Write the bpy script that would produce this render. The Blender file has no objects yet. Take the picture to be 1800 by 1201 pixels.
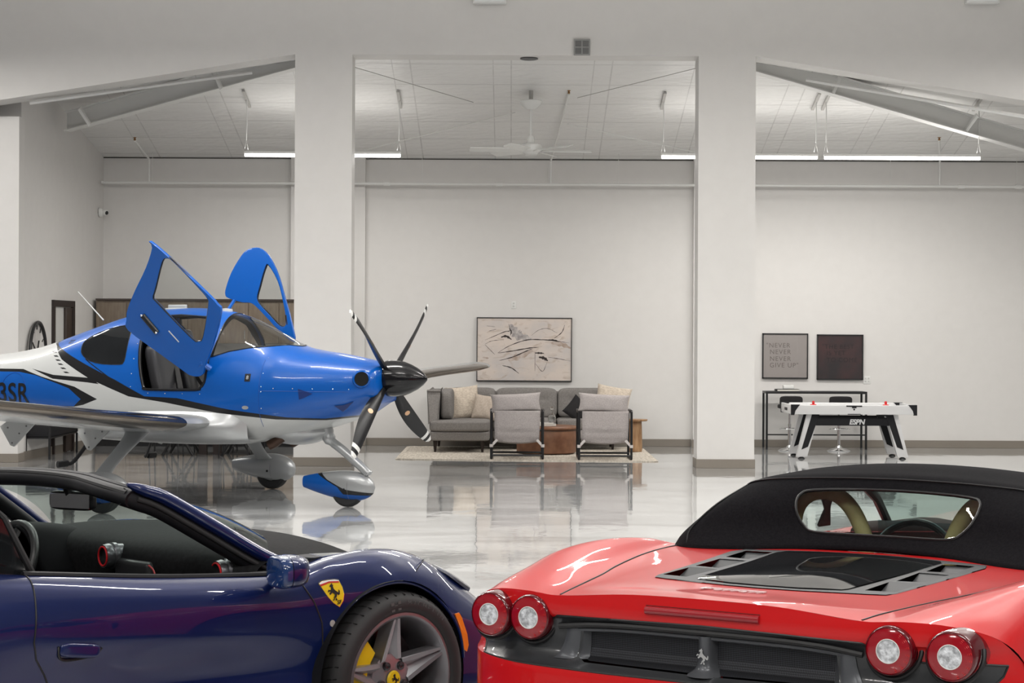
import bpy, bmesh, math, random
from mathutils import Vector, Matrix
random.seed(4)
PI = math.pi
S = bpy.context.scene
C = S.collection
R = math.radians

# ------------------------------------------------------------------ camera, world, lights, exposure
FPX = 3350.0; ROLL = 0.0047; CAMZ = 1.7; HZ = 590.0
cam = bpy.data.cameras.new('camera'); camo = bpy.data.objects.new('camera', cam); C.objects.link(camo)
cam.sensor_width = 36; cam.lens = FPX / 1800 * 36; cam.shift_y = -(600.5 - HZ) / 1800; cam.clip_end = 200
cr, sr = math.cos(ROLL), math.sin(ROLL)
camo.matrix_world = Matrix(((cr, -sr, 0, 0), (0, 0, -1, 0), (sr, cr, 0, CAMZ), (0, 0, 0, 1)))
S.camera = camo
S.view_settings.view_transform = 'Standard'; S.view_settings.look = 'None'
S.view_settings.gamma = 1; S.view_settings.use_curve_mapping = False
S.view_settings.exposure = 0.0
w = bpy.data.worlds.new('world'); S.world = w; w.use_nodes = True
w.node_tree.nodes['Background'].inputs[0].default_value = (.9, .95, 1, 1)
w.node_tree.nodes['Background'].inputs[1].default_value = 0.3

def lamp(name, loc, rot, sx, sy, power, col=(1, .97, .93)):
    l = bpy.data.lights.new(name, 'AREA'); l.shape = 'RECTANGLE'; l.size = sx; l.size_y = sy; l.energy = power; l.color = col
    o = bpy.data.objects.new(name, l); C.objects.link(o); o.location = loc; o.rotation_euler = rot
    return o
# added bare area lights for the unseen front hall, no fixtures built, and the tubes behind the columns
FRONT_LAMPS = [(x, y) for y in (3.5, 8.5, 13.5, 18.5) for x in (-6.2, -2.2, 2.2, 6.2)]
for x, y in FRONT_LAMPS:
    lamp('hall_light', (x, y, 5.4), (0, 0, 0), 2.3, .12, 165 if y > 18 else 130 if y > 10 else 85)
for x, y in FRONT_LAMPS[8:]:
    lamp('added_uplight', (x, y, 5.5), (PI, 0, 0), 2.3, .12, 95)  # added without a fixture, brightens the header wall by ceiling bounce
BACK_LAMPS = [(-6.2, -2), (0, -2), (6.2, -2)]; SIDE_LAMPS = [(-8.0, 22.6), (8.3, 22.6)]
for x, y in BACK_LAMPS:
    lamp('hall_light', (x, y, 5.4), (0, 0, 0), 2.3, .12, 260)
for x, y in SIDE_LAMPS:
    lamp('hall_light', (x, y, 5.28), (0, 0, 0), 2.3, .12, 90)
TUBES = [(-2.665, 26.7, 4.22), (3.175, 26.7, 4.22), (5.455, 26.7, 4.22)]
for x, y, z in TUBES:
    lamp('tube_light', (x, y, z - .06), (0, 0, 0), 2.15, .07, 68)
    lamp('tube_uplight', (x, y, z + .07), (PI, 0, 0), 2.15, .07, 7)

# ------------------------------------------------------------------ pixel / depth helper
def at(px, py, D):
    u = (px - 900) / FPX; v = (HZ - py) / FPX
    return Vector(((u * cr - v * sr) * D, D, CAMZ + (u * sr + v * cr) * D))

# ------------------------------------------------------------------ materials
MATS = {}
def mat(name, col, rough=.5, metal=0, coat=0, trans=0, emit=0, ior=1.45, spec=.5, alpha=1):
    if name in MATS: return MATS[name]
    m = bpy.data.materials.new(name); m.use_nodes = True
    p = m.node_tree.nodes['Principled BSDF']
    p.inputs['Base Color'].default_value = (*col, 1); p.inputs['Roughness'].default_value = rough
    p.inputs['Metallic'].default_value = metal; p.inputs['Coat Weight'].default_value = coat
    p.inputs['Coat Roughness'].default_value = .02
    p.inputs['Transmission Weight'].default_value = trans; p.inputs['IOR'].default_value = ior
    p.inputs['Specular IOR Level'].default_value = spec
    p.inputs['Alpha'].default_value = alpha
    if emit:
        p.inputs['Emission Color'].default_value = (*col, 1); p.inputs['Emission Strength'].default_value = emit
    MATS[name] = m
    return m
def thin_glass(name, tint, refl=.9):
    """thin window glass: tinted see-through with a fresnel reflection"""
    m = bpy.data.materials.new(name); m.use_nodes = True; nt = m.node_tree; N, L = nt.nodes, nt.links
    N.remove(N['Principled BSDF']); out = N['Material Output']
    t = N.new('ShaderNodeBsdfTransparent'); t.inputs[0].default_value = (*tint, 1)
    g = N.new('ShaderNodeBsdfGlossy'); g.inputs['Roughness'].default_value = .0; g.inputs['Color'].default_value = (refl, refl, refl, 1)
    f = N.new('ShaderNodeFresnel'); ge = N.new('ShaderNodeNewGeometry'); mr = N.new('ShaderNodeMapRange'); mr.inputs[3].default_value = 1.4; mr.inputs[4].default_value = 1 / 1.4; L.new(ge.outputs['Backfacing'], mr.inputs[0]); L.new(mr.outputs[0], f.inputs[0])
    x = N.new('ShaderNodeMixShader'); L.new(f.outputs[0], x.inputs[0]); L.new(t.outputs[0], x.inputs[1]); L.new(g.outputs[0], x.inputs[2]); L.new(x.outputs[0], out.inputs[0])
    MATS[name] = m; return m
def nodes(m):
    nt = m.node_tree
    return nt, nt.nodes, nt.links, nt.nodes['Principled BSDF']
def noisy(m, scale, c1, c2, bump=0, stretch=(1, 1, 1), detail=4, lo=.35, hi=.65, bscale=None, dist=.02):
    nt, N, L, p = nodes(m)
    tc = N.new('ShaderNodeTexCoord'); mp = N.new('ShaderNodeMapping'); mp.inputs['Scale'].default_value = stretch
    L.new(tc.outputs['Object'], mp.inputs['Vector'])
    n = N.new('ShaderNodeTexNoise'); n.inputs['Scale'].default_value = scale; n.inputs['Detail'].default_value = detail
    L.new(mp.outputs[0], n.inputs['Vector'])
    r = N.new('ShaderNodeValToRGB'); r.color_ramp.elements[0].position = lo; r.color_ramp.elements[1].position = hi
    r.color_ramp.elements[0].color = (*c1, 1); r.color_ramp.elements[1].color = (*c2, 1)
    L.new(n.outputs['Fac'], r.inputs[0]); L.new(r.outputs[0], p.inputs['Base Color'])
    if bump:
        n2 = n
        if bscale:
            n2 = N.new('ShaderNodeTexNoise'); n2.inputs['Scale'].default_value = bscale; L.new(mp.outputs[0], n2.inputs['Vector'])
        b = N.new('ShaderNodeBump'); b.inputs['Strength'].default_value = bump; b.inputs['Distance'].default_value = dist
        L.new(n2.outputs['Fac'], b.inputs['Height']); L.new(b.outputs[0], p.inputs['Normal'])
    return m

WALL = noisy(mat('wall_paint', (.66, .645, .62), .55), 6, (.665, .65, .63), (.68, .665, .645), .02, bscale=90, dist=.01)
WHITE = mat('white_paint', (.72, .72, .70), .45)
HALL = mat('hall_dark_panel', (.16, .16, .165), .6)  # unseen hall walls, kept dark to deepen reflections in the car paint
BASE = mat('baseboard_vinyl', (.22, .195, .165), .45)
BLK = mat('black_metal', (.012, .012, .013), .4)
DARK = mat('dark_plastic', (.011, .011, .013), .55, spec=.3)
RUB = mat('rubber', (.02, .02, .021), .6)
CHROME = mat('chrome', (.75, .75, .75), .12, 1)
FLOOR = mat('polished_floor', (.5, .52, .53), .06, spec=.6)
def floor_nodes():
    nt, N, L, p = nodes(FLOOR)
    tc = N.new('ShaderNodeTexCoord'); mp = N.new('ShaderNodeMapping'); mp.inputs['Scale'].default_value = (.35, 1.0, 1)
    L.new(tc.outputs['Object'], mp.inputs['Vector'])
    n = N.new('ShaderNodeTexNoise'); n.inputs['Scale'].default_value = 1.1; n.inputs['Detail'].default_value = 7
    n.inputs['Distortion'].default_value = 1.6; L.new(mp.outputs[0], n.inputs['Vector'])
    r = N.new('ShaderNodeValToRGB'); e = r.color_ramp.elements
    e[0].position = .33; e[0].color = (.33, .335, .335, 1); e[1].position = .62; e[1].color = (.56, .57, .57, 1)
    L.new(n.outputs['Fac'], r.inputs[0]); L.new(r.outputs[0], p.inputs['Base Color'])
    n2 = N.new('ShaderNodeTexNoise'); n2.inputs['Scale'].default_value = 2.2; n2.inputs['Detail'].default_value = 3
    mp2 = N.new('ShaderNodeMapping'); mp2.inputs['Scale'].default_value = (1.2, .8, 1); L.new(tc.outputs['Object'], mp2.inputs['Vector'])
    L.new(mp2.outputs[0], n2.inputs['Vector'])
    b = N.new('ShaderNodeBump'); b.inputs['Strength'].default_value = .11; b.inputs['Distance'].default_value = .02
    L.new(n2.outputs['Fac'], b.inputs['Height']); L.new(b.outputs[0], p.inputs['Normal']); L.new(b.outputs[0], p.inputs['Coat Normal'])
    p.inputs['Coat Weight'].default_value = .6; p.inputs['Coat Roughness'].default_value = .03; p.inputs['Coat IOR'].default_value = 1.6
floor_nodes()
ROOFM = mat('insulation_sheet', (.7, .7, .69), .3)
def roof_nodes():
    nt, N, L, p = nodes(ROOFM)
    tc = N.new('ShaderNodeTexCoord'); sp = N.new('ShaderNodeSeparateXYZ'); L.new(tc.outputs['Object'], sp.inputs[0])
    def line(sock, period, off, wd):
        a = N.new('ShaderNodeMath'); a.operation = 'MULTIPLY_ADD'; a.inputs[1].default_value = 1 / period; a.inputs[2].default_value = off; L.new(sock, a.inputs[0])
        f = N.new('ShaderNodeMath'); f.operation = 'PINGPONG'; f.inputs[1].default_value = .5; L.new(a.outputs[0], f.inputs[0])
        c = N.new('ShaderNodeMath'); c.operation = 'LESS_THAN'; c.inputs[1].default_value = wd / period; L.new(f.outputs[0], c.inputs[0])
        return c.outputs[0], f.outputs[0]
    l1, h1 = line(sp.outputs['Y'], .75, .1, .012)
    l2, _ = line(sp.outputs['X'], 1.35, .02, .010); l3, _ = line(sp.outputs['X'], 1.35, .2, .008)
    mx = N.new('ShaderNodeMath'); mx.operation = 'MAXIMUM'; L.new(l1, mx.inputs[0]); L.new(l2, mx.inputs[1])
    mx2 = N.new('ShaderNodeMath'); mx2.operation = 'MAXIMUM'; L.new(mx.outputs[0], mx2.inputs[0]); L.new(l3, mx2.inputs[1])
    n = N.new('ShaderNodeTexNoise'); n.inputs['Scale'].default_value = 2.5; n.inputs['Detail'].default_value = 4; L.new(tc.outputs['Object'], n.inputs['Vector'])
    mul = N.new('ShaderNodeMath'); mul.operation = 'MULTIPLY'; L.new(mx2.outputs[0], mul.inputs[0]); L.new(n.outputs['Fac'], mul.inputs[1])
    mix = N.new('ShaderNodeMix'); mix.data_type = 'RGBA'; mix.inputs['A'].default_value = (.74, .735, .72, 1); mix.inputs['B'].default_value = (.45, .44, .43, 1)
    L.new(mul.outputs[0], mix.inputs['Factor']); L.new(mix.outputs['Result'], p.inputs['Base Color'])
    add = N.new('ShaderNodeMath'); add.operation = 'ADD'; L.new(h1, add.inputs[0])
    n2 = N.new('ShaderNodeTexNoise'); n2.inputs['Scale'].default_value = 5; mp = N.new('ShaderNodeMapping'); mp.inputs['Scale'].default_value = (1, 3, 1)
    L.new(tc.outputs['Object'], mp.inputs[0]); L.new(mp.outputs[0], n2.inputs['Vector']); L.new(n2.outputs['Fac'], add.inputs[1])
    b = N.new('ShaderNodeBump'); b.inputs['Strength'].default_value = .35; b.inputs['Distance'].default_value = .04
    L.new(add.outputs[0], b.inputs['Height']); L.new(b.outputs[0], p.inputs['Normal'])
roof_nodes()

# ------------------------------------------------------------------ object helpers
def mk(name, bm, mats, parent=None, smooth=True, ang=35, loc=None, rz=0, norm=True):
    if norm: bmesh.ops.recalc_face_normals(bm, faces=bm.faces)
    me = bpy.data.meshes.new(name); bm.to_mesh(me); bm.free()
    for m in (mats if isinstance(mats, (list, tuple)) else [mats]): me.materials.append(m)
    if smooth:
        me.polygons.foreach_set('use_smooth', [True] * len(me.polygons)); me.set_sharp_from_angle(angle=R(ang))
    o = bpy.data.objects.new(name, me); C.objects.link(o)
    if parent: o.parent = parent
    if loc: o.location = loc
    if rz: o.rotation_euler[2] = rz
    return o
def tag(o, label, cat, group=None):
    o['label'] = label; o['category'] = cat
    if group: o['group'] = group
    return o
def thing(name, label, cat, loc=(0, 0, 0), rz=0, group=None):
    o = bpy.data.objects.new(name, None); C.objects.link(o); o.location = loc; o.rotation_euler = (0, 0, rz)
    o.empty_display_size = .1
    return tag(o, label, cat, group)
def struct(o): o['kind'] = 'structure'; return o
def B(): return bmesh.new()
def box(bm, x0, x1, y0, y1, z0, z1, bev=0, M=None, mi=0):
    vs = [bm.verts.new((x, y, z)) for x in (x0, x1) for y in (y0, y1) for z in (z0, z1)]
    q = [(0, 1, 3, 2), (4, 6, 7, 5), (0, 4, 5, 1), (2, 3, 7, 6), (0, 2, 6, 4), (1, 5, 7, 3)]
    fs = [bm.faces.new([vs[i] for i in f]) for f in q]
    for f in fs: f.material_index = mi
    if bev:
        es = list({e for f in fs for e in f.edges})
        r = bmesh.ops.bevel(bm, geom=es, offset=bev, segments=3, profile=.5, affect='EDGES')
        vs = list({v for f in r['faces'] for v in f.verts} | {v for v in vs if v.is_valid})
    if M is not None: bmesh.ops.transform(bm, matrix=M, verts=[v for v in vs if v.is_valid])
    return bm
def frames(pts, closed=False):
    out = []; n = len(pts); up = None
    for i in range(n):
        a = pts[i - 1] if (i > 0 or closed) else pts[0]; b = pts[(i + 1) % n] if (i < n - 1 or closed) else pts[-1]
        t = (b - a); t = t.normalized() if t.length > 1e-9 else Vector((0, 0, 1))
        if up is None:
            up = Vector((0, 0, 1)) if abs(t.z) < .9 else Vector((1, 0, 0))
        s = t.cross(up)
        if s.length < 1e-6: s = t.orthogonal()
        s.normalize(); up = s.cross(t).normalized()
        out.append((s, up.copy()))
    return out
def tube(bm, pts, r, seg=10, closed=False, mi=0, flat=1.0, cap=True):
    pts = [Vector(p) for p in pts]; fr = frames(pts, closed); rings = []
    for i, p in enumerate(pts):
        rr = r[i] if isinstance(r, (list, tuple)) else r
        s, u = fr[i]
        rings.append([bm.verts.new(p + s * math.cos(2 * PI * k / seg) * rr * flat + u * math.sin(2 * PI * k / seg) * rr) for k in range(seg)])
    n = len(rings)
    for i in range(n if closed else n - 1):
        a, b = rings[i], rings[(i + 1) % n]
        for k in range(seg):
            bm.faces.new((a[k], a[(k + 1) % seg], b[(k + 1) % seg], b[k])).material_index = mi
    if cap and not closed:
        for rg in (rings[0], rings[-1]):
            try: bm.faces.new(rg).material_index = mi
            except Exception: pass
    return bm
def lathe(bm, prof, seg=32, M=None, mi=0):
    rings = []; M = M or Matrix()
    for r, z in prof:
        if r < 1e-5: rings.append([bm.verts.new(M @ Vector((0, 0, z)))])
        else: rings.append([bm.verts.new(M @ Vector((r * math.cos(2 * PI * k / seg), r * math.sin(2 * PI * k / seg), z))) for k in range(seg)])
    for a, b in zip(rings, rings[1:]):
        if len(a) == 1 and len(b) == 1: continue
        for k in range(seg):
            k2 = (k + 1) % seg
            if len(a) == 1: f = bm.faces.new((a[0], b[k], b[k2]))
            elif len(b) == 1: f = bm.faces.new((a[k], b[0], a[k2]))
            else: f = bm.faces.new((a[k], b[k], b[k2], a[k2]))
            f.material_index = mi
    return bm
def prism(bm, poly, y0, y1, M=None, mi=0, axes='xz'):
    """poly in two axes, extruded along the third"""
    M = M or Matrix()
    def V(p, d):
        if axes == 'xz': return M @ Vector((p[0], d, p[1]))
        if axes == 'xy': return M @ Vector((p[0], p[1], d))
        return M @ Vector((d, p[0], p[1]))
    a = [bm.verts.new(V(p, y0)) for p in poly]; b = [bm.verts.new(V(p, y1)) for p in poly]
    n = len(poly)
    fs = [bm.faces.new(a), bm.faces.new(b[::-1])] + [bm.faces.new((a[i], a[(i + 1) % n], b[(i + 1) % n], b[i])) for i in range(n)]
    for f in fs: f.material_index = mi
    for f in fs[:2]: f.normal_update()
    bmesh.ops.triangulate(bm, faces=fs[:2], ngon_method='EAR_CLIP')
    return bm
def cat(pts, n, closed=False):
    """Catmull-Rom through pts (lists of floats or Vectors), n steps per span"""
    P = [Vector(p) for p in pts]; out = []; m = len(P)
    rng = range(m if closed else m - 1)
    for i in rng:
        p1, p2 = P[i], P[(i + 1) % m]
        p0 = P[i - 1] if (i > 0 or closed) else p1 * 2 - p2
        p3 = P[(i + 2) % m] if (i + 2 < m or closed) else p2 * 2 - p1
        for k in range(n):
            t = k / n
            out.append(.5 * ((2 * p1) + (p2 - p0) * t + (2 * p0 - 5 * p1 + 4 * p2 - p3) * t * t + (3 * p1 - p0 - 3 * p2 + p3) * t ** 3))
    if not closed: out.append(P[-1])
    return out
def lerp1(xs, ys, x):
    """smooth monotone-ish interpolation of a table"""
    if x <= xs[0]: return ys[0]
    if x >= xs[-1]: return ys[-1]
    for i in range(len(xs) - 1):
        if x <= xs[i + 1]:
            h = xs[i + 1] - xs[i]; t = (x - xs[i]) / h
            m0 = (ys[i + 1] - ys[i - 1]) / (xs[i + 1] - xs[i - 1]) * h if i > 0 else (ys[i + 1] - ys[i])
            m1 = (ys[i + 2] - ys[i]) / (xs[i + 2] - xs[i]) * h if i + 2 < len(xs) else (ys[i + 1] - ys[i])
            return (2 * t ** 3 - 3 * t ** 2 + 1) * ys[i] + (t ** 3 - 2 * t ** 2 + t) * m0 + (-2 * t ** 3 + 3 * t ** 2) * ys[i + 1] + (t ** 3 - t ** 2) * m1
def gridmesh(bm, G, closed=False, mi=0):
    V = [[bm.verts.new(p) for p in row] for row in G]
    for i in range(len(V) - 1):
        n = len(V[i])
        for k in range(n if closed else n - 1):
            a, b, c, d = V[i][k], V[i][(k + 1) % n], V[i + 1][(k + 1) % n], V[i + 1][k]
            try: bm.faces.new((a, b, c, d)).material_index = mi
            except Exception: pass
    return V
def net(bm, rows, nu, nv, mi=0, closed=False):
    rr = [cat(r, nv, closed) for r in rows]
    cols = [cat([r[k] for r in rr], nu) for k in range(len(rr[0]))]
    return gridmesh(bm, [[cols[k][i] for k in range(len(cols))] for i in range(len(cols[0]))], closed, mi)
def inpoly(x, y, P):
    c = False; n = len(P)
    for i in range(n):
        x1, y1 = P[i]; x2, y2 = P[(i + 1) % n]
        if (y1 > y) != (y2 > y) and x < (x2 - x1) * (y - y1) / (y2 - y1) + x1: c = not c
    return c
def cutpoly(bm, P, ax, filt=lambda c: True):
    """cut crisp polygon edges into a surface seen along the third axis; returns faces inside"""
    i, j = ax
    for a, b in zip(P, P[1:] + P[:1]):
        x0, x1 = min(a[0], b[0]) - 1e-4, max(a[0], b[0]) + 1e-4; y0, y1 = min(a[1], b[1]) - 1e-4, max(a[1], b[1]) + 1e-4
        fs = []
        for f in bm.faces:
            xs = [v.co[i] for v in f.verts]; ys = [v.co[j] for v in f.verts]
            if max(xs) < x0 or min(xs) > x1 or max(ys) < y0 or min(ys) > y1: continue
            if filt(f.calc_center_median()): fs.append(f)
        if not fs: continue
        n = Vector((0, 0, 0)); n[i] = b[1] - a[1]; n[j] = -(b[0] - a[0])
        if n.length < 1e-9: continue
        co = Vector((0, 0, 0)); co[i] = a[0]; co[j] = a[1]
        g = list({v for f in fs for v in f.verts}) + list({e for f in fs for e in f.edges}) + fs
        bmesh.ops.bisect_plane(bm, geom=g, dist=1e-5, plane_co=co, plane_no=n.normalized())
    out = []
    for f in bm.faces:
        c = f.calc_center_median()
        if filt(c) and inpoly(c[i], c[j], P): out.append(f)
    return out
def split(bm, faces):
    """move faces to a new bmesh"""
    nb = B(); vm = {}
    for f in faces:
        vs = []
        for v in f.verts:
            if v not in vm: vm[v] = nb.verts.new(v.co)
            vs.append(vm[v])
        nb.faces.new(vs).material_index = f.material_index
    bmesh.ops.delete(bm, geom=faces, context='FACES')
    return nb
def edge_loops(bm):
    es = {e for e in bm.edges if len(e.link_faces) == 1}; loops = []
    while es:
        e = es.pop(); ch = [e.verts[0], e.verts[1]]
        while True:
            nx = [x for x in ch[-1].link_edges if x in es]
            if not nx: break
            es.discard(nx[0]); ch.append(nx[0].other_vert(ch[-1]))
        if len(ch) > 3: loops.append([v.co.copy() for v in ch])
    return loops
def seams(src, r, filt=None):
    bm = B()
    for lp in edge_loops(src):
        if (lp[0] - lp[-1]).length < 1e-6: lp = lp[:-1]; cl = True
        else: cl = False
        if len(lp) > 3: tube(bm, lp, r, 6, cl)
    return bm
def rot(axis, deg): return Matrix.Rotation(R(deg), 4, axis)
def tr(x, y, z): return Matrix.Translation((x, y, z))
def textmesh(body, size, ext=.001, align='CENTER', shear=0, space=1, bold=0):
    cu = bpy.data.curves.new('lettering', 'FONT'); cu.body = body; cu.size = size; cu.extrude = ext; cu.align_x = align
    cu.shear = shear; cu.space_character = space; cu.offset = bold
    o = bpy.data.objects.new('lettering', cu); C.objects.link(o)
    bpy.context.view_layer.update()
    me = bpy.data.meshes.new_from_object(o.evaluated_get(bpy.context.evaluated_depsgraph_get()))
    bpy.data.objects.remove(o); bpy.data.curves.remove(cu)
    bm = B(); bm.from_mesh(me); bpy.data.meshes.remove(me)
    return bm
def xf(bm, M): bmesh.ops.transform(bm, matrix=M, verts=bm.verts); return bm
def copy_tree(o, parent=None):
    c = o.copy(); C.objects.link(c); c.parent = parent
    for ch in list(o.children): copy_tree(ch, c)
    return c
WALLBASE = Matrix(((1, 0, 0, 0), (0, 0, -1, 0), (0, 1, 0, 0), (0, 0, 0, 1)))   # text XY -> facing -Y

# ------------------------------------------------------------------ THE SETTING
YB = 29.35; YM = 24.6; YM2 = 25.05
def roofz(y): return 4.45 + .23 * (29.2 - y)
bm = B(); box(bm, -10, 10.5, -8, 30, -.2, 0); struct(mk('floor', bm, FLOOR, smooth=False))
bm = B(); box(bm, -7, 10.5, YB, YB + .2, 0, 5.2)
struct(mk('wall_back', bm, WALL, smooth=False))
for nm, xa, xb in (('trim_1', -3.4, -2.26), ('trim_2', 2.78, 3.6)):
    bm = B(); box(bm, xa, xb, YB - .12, YB + .01, .12, 4.46); struct(mk(nm, bm, WALL, smooth=False))
# left side wall of the back bay with the doorway in it
bm = B()
def sidewall(y): return -6.30 - .06 * (YB - y)
prism(bm, [(sidewall(YB), YB), (sidewall(YM2 + .3), YM2 + .301), (-9, YM2 + .301), (-9, YB + .2), (sidewall(YB), YB + .2)], 0, 5.6, axes='xy')
struct(mk('wall_left', bm, WALL, smooth=False))
bm = B(); box(bm, 10, 10.2, YM2 + .001, 30, 0, 7.5); struct(mk('wall_right', bm, WALL, smooth=False))
bm = B(); box(bm, 10, 10.2, -8, YM2, 0, 7.5); struct(mk('wall_hall_right', bm, HALL, smooth=False))
bm = B(); box(bm, -9.7, -9.5, -8, YM, 0, 7.5); struct(mk('wall_hall_left', bm, HALL, smooth=False))
bm = B(); box(bm, -9.7, 10.2, -8.2, -8, 0, 7.5); struct(mk('wall_front', bm, HALL, smooth=False))
# partition: header and the two square columns in one wall
def XZ(px, py, D=YM): p = at(px, py, D); return (p.x, p.z)
cl0, cl1 = XZ(518, 300)[0], XZ(618.5, 300)[0]; cr0, cr1 = XZ(1227.5, 300)[0], XZ(1328, 300)[0]
TOPZ = 5.32
sl = .160
bm = B()
for P in ([(-9.5, TOPZ - sl * (cl0 + 9.5)), (cl0, TOPZ), (cl0, 7.5), (-9.5, 7.5)], [(cl0, 0), (cl1, 0), (cl1, 7.5), (cl0, 7.5)],
          [(cl1, TOPZ), (cr0, TOPZ), (cr0, 7.5), (cl1, 7.5)], [(cr0, 0), (cr1, 0), (cr1, 7.5), (cr0, 7.5)],
          [(cr1, TOPZ), (10, TOPZ - sl * (10 - cr1)), (10, 7.5), (cr1, 7.5)]):
    prism(bm, P, YM, YM2)
bmesh.ops.remove_doubles(bm, verts=bm.verts, dist=1e-4)
cent = {}
for f in bm.faces: cent.setdefault(tuple(round(q, 3) for q in f.calc_center_median()), []).append(f)
bmesh.ops.delete(bm, geom=[f for v in cent.values() if len(v) > 1 for f in v], context='FACES')
struct(mk('wall_middle', bm, WALL, smooth=False))
bm = B(); box(bm, -9.5, XZ(33, 400, YM2)[0], YM2 + .001, YM2 + .3, 0, 4.55); struct(mk('wall_pier_left', bm, WALL, smooth=False))
# ceilings
bm = B(); a = 10.2
vs = [bm.verts.new(p) for p in ((-9, YM2, roofz(YM2)), (a, YM2, roofz(YM2)), (a, YB, roofz(YB)), (-9, YB, roofz(YB)))]
bm.faces.new(vs); r_ = bmesh.ops.extrude_face_region(bm, geom=bm.faces[:]); bmesh.ops.translate(bm, vec=(0, 0, .1), verts=[v for v in r_['geom'] if isinstance(v, bmesh.types.BMVert)])
struct(mk('ceiling_bay', bm, ROOFM, smooth=False))
bm = B(); box(bm, -9.7, 10.2, -8, YM, 7.3, 7.5); struct(mk('ceiling', bm, ROOFM, smooth=False))
# baseboards
def bb(nm, x0, x1, y0, y1): bm = B(); box(bm, x0, x1, y0, y1, 0, .115, .004); struct(mk(nm, bm, BASE, smooth=False))
bb('baseboard_back', -2.24, 2.76, YB - .018, YB); bb('baseboard_right', 3.62, 10, YB - .018, YB)
for nm, xa, xb in (('baseboard_column_left', cl0, cl1), ('baseboard_column_right', cr0, cr1)):
    bb(nm, xa - .012, xb + .012, YM - .015, YM2 + .015)
bb('baseboard_trim_left', -3.42, -2.24, YB - .138, YB - .1); bb('baseboard_trim_right', 2.76, 3.62, YB - .138, YB - .1)
px_ = XZ(33, 400, YM2)[0]
bb('baseboard_pier', -9, px_ + .012, YM2 - .014, YM2 + .31)
bm = B(); d0 = sidewall(YB) + .0; prism(bm, [(sidewall(YB), YB), (sidewall(YM2), YM2), (sidewall(YM2) + .016, YM2), (sidewall(YB) + .016, YB)], 0, .115, axes='xy')
struct(mk('baseboard_left', bm, BASE, smooth=False))
# dark reveal at eaves
bm = B(); box(bm, -6.3, 10, YB - .02, YB - .001, roofz(YB) - .012, roofz(YB) + .0); struct(mk('trim_3', bm, mat('eave_gap', (.06, .055, .05), .9), smooth=False))

# sloped steel beams behind the header
def beam(nm, p0, p1, h, wdt=.16):
    p0, p1 = Vector(p0), Vector(p1); bm = B(); d = (p1 - p0).normalized(); s = d.cross(Vector((0, 0, 1))).normalized()
    def plate(z0, z1, hw):
        v = [bm.verts.new(p + s * q * hw + Vector((0, 0, z))) for p in (p0, p1) for q in (-1, 1) for z in (z0, z1)]
        for f in ((0, 1, 3, 2), (4, 6, 7, 5), (0, 4, 5, 1), (2, 3, 7, 6), (0, 2, 6, 4), (1, 5, 7, 3)): bm.faces.new([v[i] for i in f])
    plate(0, .014, wdt / 2); plate(.0145, h - .0145, .006); plate(h - .014, h, wdt / 2)
    return struct(mk(nm, bm, WHITE, smooth=False))
beam('trim_4', at(118, 231, 26.9), at(530, 119, 25.3), .27)
beam('trim_5', at(1320, 126, 25.3), at(1812, 268, 27.1), .27)
def strap(nm, a, b, wd=.05):
    a, b = Vector(a), Vector(b); bm = B(); tube(bm, [a, b], wd / 2, 4, flat=.25); struct(mk(nm, bm, WHITE, smooth=False))
strap('trim_6', at(378, 128, 25.6), at(389, 156, 25.7), .08); strap('trim_7', at(139, 190, 26.4), at(158, 219, 26.6), .08)
strap('trim_8', at(1476, 136, 25.6), at(1464, 163, 25.7), .08); strap('trim_9', at(1718, 202, 26.4), at(1697, 230, 26.6), .08)
def rod(nm, a, b, r=.006, m=WHITE):
    bm = B(); tube(bm, [a, b], r, 6); struct(mk(nm, bm, m))
rod('trim_10', at(622, 118, 25.25), at(832, 180, 26.5), .005, mat('rod_grey', (.42, .41, .39), .5)); rod('trim_11', at(640, 264, 28.6), at(905, 198, 27.2), .007)
rod('trim_12', at(1232, 118, 25.25), at(1015, 172, 26.4), .005, MATS['rod_grey']); rod('trim_13', at(1228, 269, 28.6), at(998, 218, 27.2), .007)
# header edge conduits
rod('trim_14', at(52, 181, 24.9), at(443, 127, 25.4), .028); rod('trim_15', at(1417, 140, 25.4), at(1805, 206, 24.9), .028)

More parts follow.
